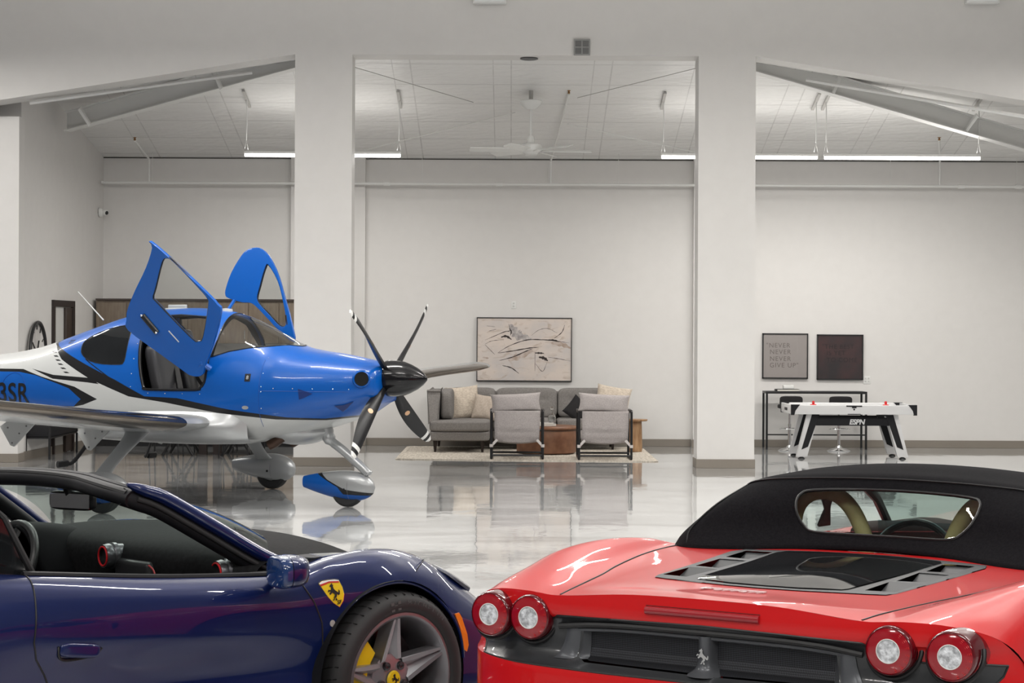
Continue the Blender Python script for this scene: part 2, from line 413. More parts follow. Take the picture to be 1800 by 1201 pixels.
# ------------------------------------------------------------------ sprinkler pipe
def pipe_tree():
    t = thing('sprinkler_pipe', 'long white sprinkler pipe running across the back wall below the eave', 'pipe', at(900, 324, 29.05))
    Y = 29.05; zc = at(900, 324, Y).z
    bm = B(); tube(bm, [(sidewall(Y) - 0 + .05, 0, 0), (9.9, 0, 0)], .022, 12)
    for px in (680, 878, 1690, 1790): 
        x = at(px, 325, Y).x; tube(bm, [(x - .05, 0, 0), (x + .05, 0, 0)], .034, 12)
    p = mk('main_pipe', bm, WHITE); p.parent = t; p.location = (-t.location.x, 0, 0)
    for (x0, xt, yt, dt) in ((262, 237, 247, 27.8), (968, 1000, 152, 26.4), (1652, 1651, 247, 27.9)):
        a = at(x0, 320, Y); a.z = zc; e = at(xt, yt, dt); e.z = min(e.z, roofz(dt) - .04)
        top = a.copy(); top.z = roofz(Y) - .12
        bm = B(); mid = (top + e) / 2
        pts = [a, top * .97 + a * .03, top, top + (e - top) * .06, e]
        tube(bm, pts, .016, 10)
        q = mk('riser', bm, WHITE, t); q.location = -t.location
        bm = B(); lathe(bm, [(.012, 0), (.02, .01), (.008, .03), (.03, .045), (.0, .05)], 12, Matrix.Translation(e))
        q = mk('sprinkler_head', bm, mat('brass', (.35, .2, .08), .35, 1), t); q.location = -t.location
    for (x, y) in ((742, 241), (1087, 248), (1565, 248), (1787, 265), (268, 238)):
        a = at(x, 322, Y); a.z = zc; e = a.copy(); e.z = roofz(Y) - .01
        bm = B(); tube(bm, [a, e], .004, 6); q = mk('hanger_rod', bm, WHITE, t); q.location = -t.location
pipe_tree()

# ------------------------------------------------------------------ linear lights
GLOW = mat('lamp_diffuser', (1, .98, .95), .5, emit=9)
def linear_light(loc, L, label, group, wires=True, rz=0, roof=None):
    t = thing('linear_pendant_light', label, 'light', loc, rz, group)
    bm = B(); box(bm, -L / 2, L / 2, -.03, .03, .012, .045, .006); mk('housing', bm, WHITE, t)
    bm = B(); box(bm, -L / 2 + .01, L / 2 - .01, -.026, .026, -.03, .011, .008); mk('diffuser', bm, GLOW, t)
    if wires:
        h = (roof - loc[2])
        for s in (-1, 1):
            x = s * (L / 2 - .03)
            bm = B(); tube(bm, [(x - .03, 0, .045), (x, 0, .2), (x + .03, 0, .045)], .003, 6); tube(bm, [(x, 0, .2), (x + .008, 0, h * .6), (x, 0, h)], .008, 6)
            mk('suspension_cable', bm, WHITE, t)
            bm = B(); box(bm, x - .02, x + .02, -.32, .32, h - .04, h - .015, M=None)
            o = mk('mounting_strip', bm, mat('strip_grey', (.45, .44, .42), .5), t, smooth=False)
            # follow the roof slope
            for v in o.data.vertices: v.co.z -= .23 * v.co.y
    return t
linear_light(TUBES[0], 2.2, 'slim glowing tube light hanging at left, partly behind the left column', 'tube lights behind the columns', roof=roofz(26.7))
linear_light(TUBES[1], 2.2, 'slim glowing tube light hanging behind the right column', 'tube lights behind the columns', roof=roofz(26.7))
linear_light(TUBES[2], 2.2, 'slim glowing tube light at far right, in full view', 'tube lights behind the columns', roof=roofz(26.7))

# ------------------------------------------------------------------ ceiling fan
def fan():
    c = at(933, 264, 26.4)
    t = thing('ceiling_fan', 'white six blade ceiling fan hanging on a long rod in the middle bay', 'fan', c)
    rz_ = roofz(26.4) - c.z
    bm = B(); lathe(bm, [(0, -.06), (.09, -.055), (.11, -.03), (.155, -.01), (.16, .05), (.15, .075), (.06, .10), (.05, .17), (.035, .2), (0, .2)], 32); mk('motor', bm, WHITE, t)
    bm = B(); lathe(bm, [(0, -.075), (.08, -.07), (.09, -.055)], 24); mk('lower_cap', bm, mat('fan_cap', (.6, .6, .58), .4), t)
    top = at(933, 178, 26.4).z - c.z
    bm = B(); tube(bm, [(0, 0, .15), (0, 0, top)], .018, 12); mk('down_rod', bm, WHITE, t)
    bm = B(); lathe(bm, [(0, -.12), (.06, -.115), (.125, -.06), (.155, 0), (.15, .01), (0, .01)], 28, tr(0, 0, top)); mk('canopy', bm, WHITE, t)
    bm = B(); tube(bm, [(0, 0, top), (0, 0, max(rz_, top + .02))], .03, 8); mk('hook', bm, mat('rod_grey', (.4, .4, .4), .5), t)
    for k in range(6):
        a = R(8 + 60 * k); bm = B()
        rows = []
        for i in range(9):
            q = .13 + (.85 - .13) * i / 8; wd = .05 + .02 * math.sin(q * 3); tw = .02
            rows.append([Vector((q, -wd, -tw)), Vector((q, 0, .004)), Vector((q, wd, tw)), Vector((q, wd, tw - .008)), Vector((q, 0, -.006)), Vector((q, -wd, -tw - .008))])
        V = gridmesh(bm, rows, True); bm.faces.new(V[0]); bm.faces.new(V[-1])
        xf(bm, Matrix.Rotation(a, 4, 'Z')); mk('blade', bm, WHITE, t)
fan()

# ------------------------------------------------------------------ small wall items
def vent():
    c = at(1023, 83, YM - .02); t = thing('wall_vent', 'grey square grille vent high on the header wall', 'vent', c)
    h = .105
    bm = B(); box(bm, -h, h, .0, .019, -h, h, .003); mk('backing', bm, mat('vent_dark', (.13, .13, .13), .6), t)
    bm = B()
    for a, b in ((-h, -h + .018), (-.008, .008), (h - .018, h)):
        box(bm, a, b, -.008, .0, -h, h); box(bm, -h, h, -.0085, .0, a, b)
    for i in range(14):
        z = -h + .02 + i * (2 * h - .04) / 13; box(bm, -h, h, -.004, .0, z - .002, z + .002)
    mk('grille', bm, mat('vent_grey', (.3, .3, .29), .5), t, smooth=False)
vent()
bm = B(); lathe(bm, [(0, .0), (.11, 0), (.12, -.012), (.1, -.02), (0, -.021)], 24); tag(mk('recessed_ceiling_speaker', bm, mat('vent_dark', (.1, .1, .1), .6), loc=(at(930, 101, 24.85).x, 24.85, TOPZ - .001)), 'small dark round fitting under the middle header', 'fitting')
for px, lb in ((861, 'pale square lamp box on the header wall above the middle opening'), (1724, 'pale square lamp box on the header wall at top right')):
    c = at(px, -8, YM)
    t = thing('wall_lamp_box', lb, 'light fixture', (c.x, YM, c.z), 0, 'pale lamp boxes at the top of the header wall')
    bm = B(); box(bm, -.215, .215, -.14, 0, -.12, .2, .01); mk('housing', bm, WHITE, t)
    bm = B(); box(bm, -.19, .19, -.15, -.14, -.1, .18, .004); mk('lens', bm, mat('lens_pale', (.8, .82, .82), .3), t)
def plate(px, py, D, w_, h_, label, n=1):
    c = at(px, py, D); t = thing('wall_plate', label, 'switch' if n == 1 else 'outlet', (c.x, D, c.z))
    bm = B(); box(bm, -w_ / 2, w_ / 2, -.008, 0, -h_ / 2, h_ / 2, .003); mk('cover', bm, WHITE, t)
    bm = B()
    for i in range(n):
        for sz in ((-1, 1)):
            x = (i - (n - 1) / 2) * .045; box(bm, x - .013, x + .013, -.012, -.008, sz * .022 - .013, sz * .022 + .013, .002)
    mk('socket', bm, mat('plate_grey', (.55, .55, .53), .5), t)
plate(903, 536, YB, .075, .12, 'small white switch plate on the wall above the abstract painting')
plate(1524, 668, YB, .11, .12, 'white double outlet plate on the wall beside the dark print', 2)
def camdome():
    c = at(176, 374, 29.2); t = thing('security_camera', 'small white dome security camera in the back left corner', 'camera', (sidewall(29.2), 29.2 - .1, c.z))
    bm = B(); lathe(bm, [(0, 0), (.075, 0), (.075, .03), (.06, .06), (0, .06)], 24, rot('Y', 90)); mk('bracket', bm, WHITE, t)
    bm = B(); bmesh.ops.create_uvsphere(bm, u_segments=24, v_segments=14, radius=.055, matrix=tr(.085, -.01, 0)); mk('dome', bm, WHITE, t)
    bm = B(); bmesh.ops.create_uvsphere(bm, u_segments=16, v_segments=10, radius=.03, matrix=tr(.115, -.035, -.01)); mk('lens', bm, BLK, t)
camdome()

# ------------------------------------------------------------------ FURNITURE
SOFA = noisy(mat('sofa_fabric', (.17, .16, .15), .9), 60, (.18, .168, .158), (.235, .22, .208), .15, bscale=300, dist=.003)
SLING = noisy(mat('sling_linen', (.33, .30, .295), .9), 70, (.37, .335, .325), (.46, .42, .41), .15, bscale=260, dist=.003)
CREAM = noisy(mat('cream_weave', (.6, .52, .43), .95), 30, (.5, .42, .34), (.68, .6, .5), .5, stretch=(1, 1, 3), bscale=60, dist=.01)
TAUPE = noisy(mat('taupe_linen', (.46, .39, .32), .95), 50, (.42, .35, .29), (.5, .43, .36), .1)
BLKF = mat('black_fabric', (.015, .014, .015), .9)
LEATH = noisy(mat('brown_leather', (.19, .085, .045), .45), 8, (.15, .065, .035), (.23, .11, .06), .1, bscale=120, dist=.003)
WOODD = mat('dark_wood', (.02, .012, .01), .45)
WOODL = noisy(mat('light_wood', (.35, .21, .11), .5), 5, (.25, .13, .06), (.42, .26, .14), .1, stretch=(6, 6, 1))

def cushion(bm, sx, sy, sz, M=None, n=10, p=3.2, tuft=None, mi=0):
    """soft box centred at origin"""
    G = []; M = M or Matrix()
    r = bmesh.ops.create_cube(bm, size=2)
    vs = r['verts']
    bmesh.ops.subdivide_edges(bm, edges=list({e for v in vs for e in v.link_edges}), cuts=n, use_grid_fill=True)
    vs = [v for v in bm.verts if v.tag is False]
    for v in vs:
        x, y, z = v.co; L = (abs(x) ** p + abs(y) ** p + abs(z) ** p) ** (1 / p)
        x, y, z = x / L, y / L, z / L
        if tuft:
            for (tx, tz) in tuft:
                d = (x - tx) ** 2 * (sx / sz) ** 2 + (z - tz) ** 2
                if abs(y) > .5: y *= 1 - .35 * math.exp(-d * 60)
        v.co = M @ Vector((x * sx / 2, y * sy / 2, z * sz / 2)); v.tag = True
    return bm
def pillow(bm, s, h, t, M=None, n=14):
    M = M or Matrix(); G1 = []; G2 = []
    for i in range(n + 1):
        a, b = [], []
        for j in range(n + 1):
            u, v = i / n * 2 - 1, j / n * 2 - 1
            th = t / 2 * ((1 - u ** 2) * (1 - v ** 2)) ** .38 + .004
            k = 1 - .07 * (1 - abs(u) ** 2) * (abs(v) ** 3); k2 = 1 - .07 * (1 - abs(v) ** 2) * (abs(u) ** 3)
            x, z = u * s / 2 * k2, v * h / 2 * k
            w_ = .004 * math.sin(u * 9 + v * 5) * (1 - u * u)
            a.append(M @ Vector((x, -th + w_, z))); b.append(M @ Vector((x, th + w_, z)))
        G1.append(a); G2.append(b)
    A = gridmesh(bm, G1); Bm = gridmesh(bm, G2)
    ring = lambda V: [V[0][j] for j in range(n)] + [V[i][n] for i in range(n)] + [V[n][j] for j in range(n, 0, -1)] + [V[i][0] for i in range(n, 0, -1)]
    ra, rb = ring(A), ring(Bm)
    for i in range(len(ra)): bm.faces.new((ra[i], ra[(i + 1) % len(ra)], rb[(i + 1) % len(rb)], rb[i]))
    return bm

# rug
bm = B(); nx, ny = 60, 40; G = []
for i in range(nx + 1):
    G.append([Vector((-1.52 + 3.45 * i / nx + .01 * math.sin(j * 2.3), (25.98 - .26 * i / nx) + (2.97 + .26 * i / nx) * j / ny + .01 * math.sin(i * 1.7), .014 + .004 * math.sin(i * 1.9) * math.sin(j * .7))) for j in range(ny + 1)])
V = gridmesh(bm, G); r_ = bmesh.ops.extrude_face_region(bm, geom=bm.faces[:]); bmesh.ops.translate(bm, vec=(0, 0, -.013), verts=[v for v in r_['geom'] if isinstance(v, bmesh.types.BMVert)])
RUG = noisy(mat('rug_wool', (.5, .45, .38), .95), 9, (.48, .43, .36), (.68, .62, .54), .4, stretch=(4, .6, 1), bscale=30)
rug = thing('area_rug', 'cream woven rug with faint stripes under the lounge seating', 'rug', (0, 0, 0))
mk('weave', bm, RUG, rug)
bm = B()
for x in (-1.54, 1.94):
    for j in range(58):
        y = (26.02 if x < 0 else 25.76) + j * .05; s = -1 if x < 0 else 1; tube(bm, [(x - s * .02, y, .012), (x + s * .045, y + .008, .006)], .006, 4)
mk('fringe', bm, RUG, rug)['kind'] = 'stuff'

# sectional sofa
def sofa():
    t = thing('sectional_sofa', 'grey upholstered sectional sofa with a chaise and tufted back against the wall', 'sofa', (0, 0, .018))
    def cu(nm, x0, x1, y0, y1, z0, z1, p=6, m=SOFA, tuft=None, parent=t, lean=0):
        bm = B(); M = tr((x0 + x1) / 2, (y0 + y1) / 2, (z0 + z1) / 2) @ rot('X', lean)
        cushion(bm, x1 - x0, y1 - y0, z1 - z0, M, 12, p, tuft); return mk(nm, bm, m, parent, ang=60)
    cu('chaise_base', -1.18, -.32, 27.35, 28.95, .16, .30, 14)
    cu('chaise_seat', -1.19, -.31, 27.32, 28.7, .29, .46, 8)
    cu('main_base', -.33, 1.66, 28.1, 28.98, .16, .30, 14)
    cu('seat_cushion', -.30, .66, 28.06, 28.75, .29, .46, 8); cu('seat_cushion', .67, 1.64, 28.06, 28.75, .29, .46, 8)
    # chaise side back (left) with slanted front
    bm = B(); prism(bm, [(27.42, .42), (27.55, .87), (28.98, .87), (28.98, .42)], -1.20, -1.05, axes='yz'); 
    bmesh.ops.bevel(bm, geom=[e for e in bm.edges if len(e.link_faces) == 2 and e.calc_face_angle() > .5], offset=.025, segments=3, affect='EDGES'); mk('side_back', bm, SOFA, t)
    cu('frame_back', -1.19, 1.68, 28.83, 28.99, .3, .84, 16)
    cu('side_arm', 1.58, 1.72, 28.3, 28.95, .3, .68, 12)
    cu('back_cushion', -1.04, -.85, 27.6, 28.4, .45, .90, 5)
    for x0, x1 in ((-.95, -.24), (-.235, .685), (.69, 1.58)):
        tf = [(a, b) for a in (-.55, 0, .55) for b in (.25,)]
        cu('back_cushion', x0, x1, 28.55, 28.82, .44, .895, 7, tuft=tf, lean=-7)
    for x, y in ((-1.1, 27.45), (-.42, 27.45), (-1.1, 28.85), (.1, 28.25), (1.5, 28.25), (1.5, 28.9)):
        bm = B(); lathe(bm, [(0, 0), (.016, 0), (.032, .17), (0, .17)], 12, tr(x, y, .0)); mk('leg', bm, WOODD, t)
sofa()
def put_pillow(x, y, z, s, h, th, m, rx, ry, rz, label):
    bm = B(); pillow(bm, s, h, th); o = mk('throw_pillow', bm, m, ang=80); o.location = (x, y, z); o.rotation_euler = (R(rx), R(ry), R(rz))
    return tag(o, label, 'pillow', 'throw pillows on the sofa')
put_pillow(-.72, 28.28, .70, .50, .50, .16, CREAM, -14, -5, 14, 'large cream woven throw pillow on the left end of the sofa')
put_pillow(-.375, 28.12, .635, .40, .38, .13, TAUPE, -18, 7, -8, 'plain beige throw pillow leaning in front of the large cream one')
put_pillow(1.50, 28.33, .74, .52, .44, .15, CREAM, -14, 9, -8, 'cream woven throw pillow on the right end of the sofa')
put_pillow(.98, 28.3, .60, .34, .34, .12, BLKF, -20, 40, 0, 'small black throw pillow between the two sling chairs')

# sling armchairs seen from behind
def chair(x0, x1, yb, label):
    w_ = x1 - x0; t = thing('sling_armchair', label, 'chair', ((x0 + x1) / 2, yb, .023), 0, 'pair of sling armchairs with backs to the hall'); h = w_ / 2
    for s in (-1, 1):
        bm = B(); x = s * h
        tube(bm, cat([(x, 0, .014), (x, 0, .1), (x, 0, .6), (x, .03, .64), (x, .08, .64), (x, .62, .63), (x, .67, .6), (x, .68, .5), (x, .68, .05), (x, .66, .014), (x, .6, .012), (x, .1, .012)], 4, True), .017, 8, True)
        mk('side_frame', bm, BLK, t)
    for z, y in ((.05, .0), (.05, .67), (.36, .66)):
        bm = B(); tube(bm, [(-h, y, z), (h, y, z)], .014, 8); mk('crossbar', bm, BLK, t)
    rows = []
    prof = [(-.05, .66), (-.035, .55), (-.01, .42), (.03, .30), (.10, .255), (.2, .27), (.42, .33), (.62, .37)]
    for s in (0, .012):
        pass
    bm = B(); G = []
    for (y, z) in [tuple(v) for v in cat([(a, b, 0) for a, b in prof], 4)] if False else [(v.x, v.y) for v in cat([(a, b, 0) for a, b in prof], 4)]:
        G.append([Vector((u * (h - .045), y + .03 * (1 - u * u) * (-1 if z > .4 and y < .05 else 0) + .01, z - .03 * (1 - u * u) * (1 if y > .05 else 0))) for u in [-1 + 2 * k / 12 for k in range(13)]])
    gridmesh(bm, G); o = mk('sling', bm, SLING, t); md = o.modifiers.new('s', 'SOLIDIFY'); md.thickness = .025
    bm = B(); cushion(bm, w_ - .14, .62, .13, tr(0, .36, .385) @ rot('X', 8), 10, 5); mk('seat_cushion', bm, SLING, t, ang=60)
    bm = B(); cushion(bm, w_ - .16, .12, .5, tr(0, .1, .60) @ rot('X', 12), 10, 5); mk('back_cushion', bm, SLING, t, ang=60)
    bm = B(); pillow(bm, w_ * .98, .25, .17, tr(-.02, .0, .765) @ rot('Y', -3 if x0 < 0 else 3)); mk('headrest_pillow', bm, SLING, t, ang=80)
    for s in (-1, 1):
        bm = B(); tube(bm, [(s * (h - .0), 0, .175), (s * (h - .08), .02, .26)], .02, 6, flat=.3); tube(bm, [(s * h, -.002, .16), (s * h, -.002, .2)], .024, 8)
        mk('strap', bm, mat('strap_white', (.6, .56, .54), .8), t)
        bm = B(); box(bm, s * h - .022, s * h + .022, .1, .6, .645, .668, .008); mk('armrest', bm, mat('arm_leather', (.03, .025, .022), .5), t)
    return t
chair(-.275, .425, 25.9, 'grey sling armchair seen from behind, the left one of the pair')
chair(.915, 1.625, 25.83, 'grey sling armchair seen from behind, the right one of the pair')

# leather drum table with tray and decanter
t = thing('drum_coffee_table', 'round brown leather drum coffee table between the armchairs', 'table', (.50, 27.3, .012))
bm = B(); lathe(bm, [(0, .015), (.41, .015), (.425, .03), (.43, .2), (.425, .33), (.42, .345), (0, .345)], 48); mk('drum', bm, LEATH, t)
bm = B(); lathe(bm, [(0, .352), (.42, .352), (.435, .36), (.437, .38), (.42, .40), (0, .402)], 48); mk('lid', bm, LEATH, t)
bm = B(); lathe(bm, [(.43, .335), (.4, .353), (.40, .36)], 48); mk('shadow_gap', bm, BLK, t)
def book(x, y, z, w_, d, h, rz, col, label, grp=None):
    t = thing('book', label, 'book', (x, y, z), R(rz), grp)
    bm = B(); box(bm, -w_ / 2 + .004, w_ / 2 - .004, -d / 2 + .004, d / 2 - .004, .003, h - .003); mk('pages', bm, mat('pages', (.7, .68, .62), .8), t, smooth=False)
    bm = B(); box(bm, -w_ / 2, w_ / 2, -d / 2, d / 2, 0, .003); box(bm, -w_ / 2, w_ / 2, -d / 2, d / 2, h - .003, h); box(bm, -w_ / 2, -w_ / 2 + .003, -d / 2, d / 2, 0, h)
    mk('cover', bm, mat('cover%d' % int(col[0] * 1000), col, .5), t, smooth=False); return t
book(.50, 27.2, .416, .26, .2, .026, 4, (.6, .59, .57), 'white coffee table book, the lower of the two on the drum table', 'books on the drum table')
book(.49, 27.21, .443, .22, .17, .02, -3, (.62, .6, .58), 'white coffee table book, the upper of the two on the drum table', 'books on the drum table')
t = thing('glass_decanter', 'clear glass decanter with round stopper on the drum table', 'decanter', (.575, 27.2, .464))
GL = mat('clear_glass', (.95, .97, .97), .02, trans=1, ior=1.45)
bm = B(); lathe(bm, [(0, 0), (.05, 0), (.055, .01), (.058, .07), (.05, .1), (.02, .125), (.017, .16), (.026, .17), (.02, .172), (.012, .16), (.015, .125), (.045, .095), (.052, .07), (.05, .012), (0, .01)], 28); mk('bottle', bm, GL, t)
bm = B(); bmesh.ops.create_uvsphere(bm, u_segments=16, v_segments=10, radius=.022, matrix=tr(0, 0, .2)); tube(bm, [(0, 0, .165), (0, 0, .185)], .009, 10); mk('stopper', bm, GL, t)
t = thing('small_tumbler', 'small amber tumbler beside the decanter on the drum table', 'glass', (.44, 27.16, .464))
bm = B(); lathe(bm, [(0, 0), (.024, 0), (.028, .055), (.025, .055), (.021, .006), (0, .006)], 20); mk('cup', bm, GL, t)
bm = B(); lathe(bm, [(0, .007), (.0215, .007), (.023, .025), (0, .025)], 20); mk('drink', bm, mat('amber', (.4, .17, .05), .1), t)
# stump side table
t = thing('side_table', 'small wooden stump side table with round top at the right end of the sofa', 'table', (1.80, 27.75, .004))
bm = B(); lathe(bm, [(0, 0.016), (.10, .016), (.105, .1), (.10, .3), (.095, .46), (0, .46)], 14); mk('stump', bm, WOODL, t)
bm = B(); lathe(bm, [(0, .46), (.17, .46), (.18, .472), (.18, .485), (0, .49)], 28); mk('table_top', bm, WOODL, t)

# abstract painting
def painting():
    p0 = at(838, 558, YB - .03); p1 = at(1005, 671, YB - .03); cx, cz = (p0.x + p1.x) / 2, (p0.z + p1.z) / 2; W_, H_ = p1.x - p0.x, p0.z - p1.z
    t = thing('abstract_painting', 'wide abstract painting in cream and brown ink strokes above the sofa', 'painting', (cx, YB - .035, cz)); t.rotation_euler = (0, R(.15), 0)
    bm = B()
    for a in ((-W_ / 2, W_ / 2, H_ / 2 - .014, H_ / 2), (-W_ / 2, W_ / 2, -H_ / 2, -H_ / 2 + .014), (-W_ / 2, -W_ / 2 + .012, -H_ / 2, H_ / 2), (W_ / 2 - .012, W_ / 2, -H_ / 2, H_ / 2)):
        box(bm, a[0], a[1], -.012, .034, a[2], a[3])
    mk('frame', bm, BLK, t, smooth=False)
    m = mat('painting_canvas', (.6, .55, .5), .8); nt, N, L, p = nodes(m)
    tc = N.new('ShaderNodeTexCoord')
    def nz(sc, st, lo, hi, dist=0, loc=(0, 0, 0)):
        mp = N.new('ShaderNodeMapping'); mp.inputs['Scale'].default_value = st; mp.inputs['Location'].default_value = loc; L.new(tc.outputs['Object'], mp.inputs[0])
        n = N.new('ShaderNodeTexNoise'); n.inputs['Scale'].default_value = sc; n.inputs['Detail'].default_value = 5; n.inputs['Distortion'].default_value = dist; L.new(mp.outputs[0], n.inputs['Vector'])
        r = N.new('ShaderNodeMapRange'); r.inputs[1].default_value = lo; r.inputs[2].default_value = hi; L.new(n.outputs['Fac'], r.inputs[0]); return r.outputs[0]
    def mix(f, a, b):
        x = N.new('ShaderNodeMix'); x.data_type = 'RGBA'; L.new(f, x.inputs['Factor'])
        if isinstance(a, tuple): x.inputs['A'].default_value = a
        else: L.new(a, x.inputs['A'])
        x.inputs['B'].default_value = b; return x.outputs['Result']
    c = mix(nz(2.2, (1, 1, 1.5), .4, .65), (.66, .58, .52, 1), (.56, .52, .50, 1))
    c = mix(nz(5, (1, 1, 2), .56, .75, 1, (3, 0, 1)), c, (.45, .36, .29, 1))
    L.new(c, p.inputs['Base Color'])
    bm = B(); box(bm, -W_ / 2 + .01, W_ / 2 - .01, 0, .03, -H_ / 2 + .01, H_ / 2 - .01); cv = mk('canvas', bm, m, t, smooth=False)
    # ink strokes, in fractions of the canvas (crop pixels 520..1148 x 143..567)
    def Q(x, y): return Vector((-W_ / 2 + (x - 520) / 628 * W_, -.0005, H_ / 2 - (y - 143) / 424 * H_))
    bm = B(); bs = B(); bg = B()
    def stroke(b, pts, r):
        c = cat([Q(*q) for q in pts], 6); n = len(c)
        rr = [max(.0012, r * math.sin(PI * (i + .5) / n) ** .7 * (1 + .3 * math.sin(i * 1.7))) for i in range(n)]
        L_, R_ = [], []
        for i, q in enumerate(c):
            d = (c[min(i + 1, n - 1)] - c[max(i - 1, 0)]); d = Vector((d.x, 0, d.z)).normalized(); nn = Vector((-d.z, 0, d.x))
            L_.append(q + nn * rr[i]); R_.append(q - nn * rr[i])
        gridmesh(b, [L_, R_])
    INK = [([(730, 185), (738, 230), (700, 240), (575, 295)], 3), ([(660, 378), (740, 330), (850, 292), (960, 290), (1060, 300), (1130, 310)], 3.5), ([(880, 262), (930, 225), (990, 215), (1050, 245)], 1.5),
           ([(1030, 280), (1080, 240), (1100, 190)], 3), ([(575, 322), (620, 300), (700, 290)], 1.6), ([(575, 325), (640, 390)], 1.6), ([(660, 380), (760, 365), (870, 345), (930, 340)], 4),
           ([(670, 430), (760, 405), (850, 365), (890, 350)], 4), ([(690, 462), (750, 478), (800, 515)], 4), ([(905, 370), (905, 500)], 1.6), ([(905, 378), (935, 378), (965, 380)], 7), ([(930, 405), (965, 412), (990, 430)], 12),
           ([(990, 405), (1060, 415), (1140, 430)], 2), ([(910, 450), (955, 500), (985, 440)], 2), ([(680, 275), (715, 268), (750, 290)], 9), ([(735, 215), (748, 238), (742, 262)], 5), ([(990, 290), (1030, 292), (1065, 302)], 6), ([(600, 235), (650, 222)], 1.5), ([(585, 200), (640, 205)], 1.2)]
    for k, (p_, r) in enumerate(INK): 
        stroke(bm, p_, r * W_ / 628 * .8)
    for v in bm.verts: v.co.y -= .001
    for p_, r in [([(738, 190), (770, 235), (800, 265), (880, 285)], 30)]: stroke(bs, p_, r * W_ / 628)
    for p_, r in [([(730, 430), (800, 400), (890, 365)], 20), ([(560, 410), (600, 415)], 6), ([(1010, 310), (1080, 320), (1140, 345)], 14)]: stroke(bg, p_, r * W_ / 628)
    sm = noisy(mat('ink_smoke', (.2, .18, .18), .9), 14, (.26, .24, .24), (.54, .50, .48)); br = noisy(mat('ink_brown', (.3, .22, .16), .9), 9, (.36, .27, .21), (.55, .48, .44))
    mk('brush_strokes', bm, mat('ink_black', (.04, .03, .028), .7), cv, smooth=False); mk('smoke_wash', bs, sm, cv, smooth=False); mk('brown_wash', bg, br, cv, smooth=False)
painting()
def printframe(pxa, pya, pxb, pyb, lines, quotes, paper, ink, label, size, x0):
    D = YB - .02; a, b = at(pxa, pya, D), at(pxb, pyb, D); cx, cz = (a.x + b.x) / 2, (a.z + b.z) / 2; W_, H_ = b.x - a.x, a.z - b.z
    t = thing('framed_print', label, 'picture', (cx, YB - .03, cz), 0); t.rotation_euler = (0, R(.1), 0)
    bm = B()
    for q in ((-W_ / 2, W_ / 2, H_ / 2 - .018, H_ / 2), (-W_ / 2, W_ / 2, -H_ / 2, -H_ / 2 + .018), (-W_ / 2, -W_ / 2 + .018, -H_ / 2, H_ / 2), (W_ / 2 - .018, W_ / 2, -H_ / 2, H_ / 2)): box(bm, q[0], q[1], -.012, .03, q[2], q[3])
    mk('frame', bm, BLK, t, smooth=False)
    bm = B(); box(bm, -W_ / 2 + .01, W_ / 2 - .01, 0, .028, -H_ / 2 + .01, H_ / 2 - .01); mk('paper', bm, paper, t, smooth=False)
    bm = B()
    for s, zz, xx in lines:
        tb = xf(textmesh(s, size, .0006, 'LEFT', space=1.15), tr(x0 + xx, -.002, zz) @ WALLBASE)
        me = bpy.data.meshes.new('t'); tb.to_mesh(me); tb.free(); bm.from_mesh(me); bpy.data.meshes.remove(me)
    mk('lettering', bm, ink, t, smooth=False)
    gm = MATS.get('picture_glass') or thin_glass('picture_glass', (.97, .97, .97))
    bm = B(); box(bm, -W_ / 2 + .017, W_ / 2 - .017, -.0085, -.006, -H_ / 2 + .017, H_ / 2 - .017); mk('glazing', bm, gm, t, smooth=False)
printframe(1340, 586, 1420, 666, [('"NEVER', .13, -.055), ('NEVER', .03, 0), ('NEVER', -.075, 0), ('GIVE UP"', -.175, 0)], 0, mat('print_grey', (.36, .33, .315), .5), mat('print_ink', (.19, .165, .155), .5), 'light grey square print reading NEVER GIVE UP, left of two on the wall', .1, -.24)
printframe(1436, 588, 1517, 668, [('"THE BEST', .13, -.07), ('IS YET', .03, 0), ('TO COME', -.075, 0)], 0, noisy(mat('print_dark', (.05, .03, .03), .4), 3, (.075, .035, .035), (.03, .025, .027)), mat('print_ink2', (.015, .012, .012), .4), 'dark square print reading THE BEST IS YET TO COME, right of two on the wall', .095, -.21)

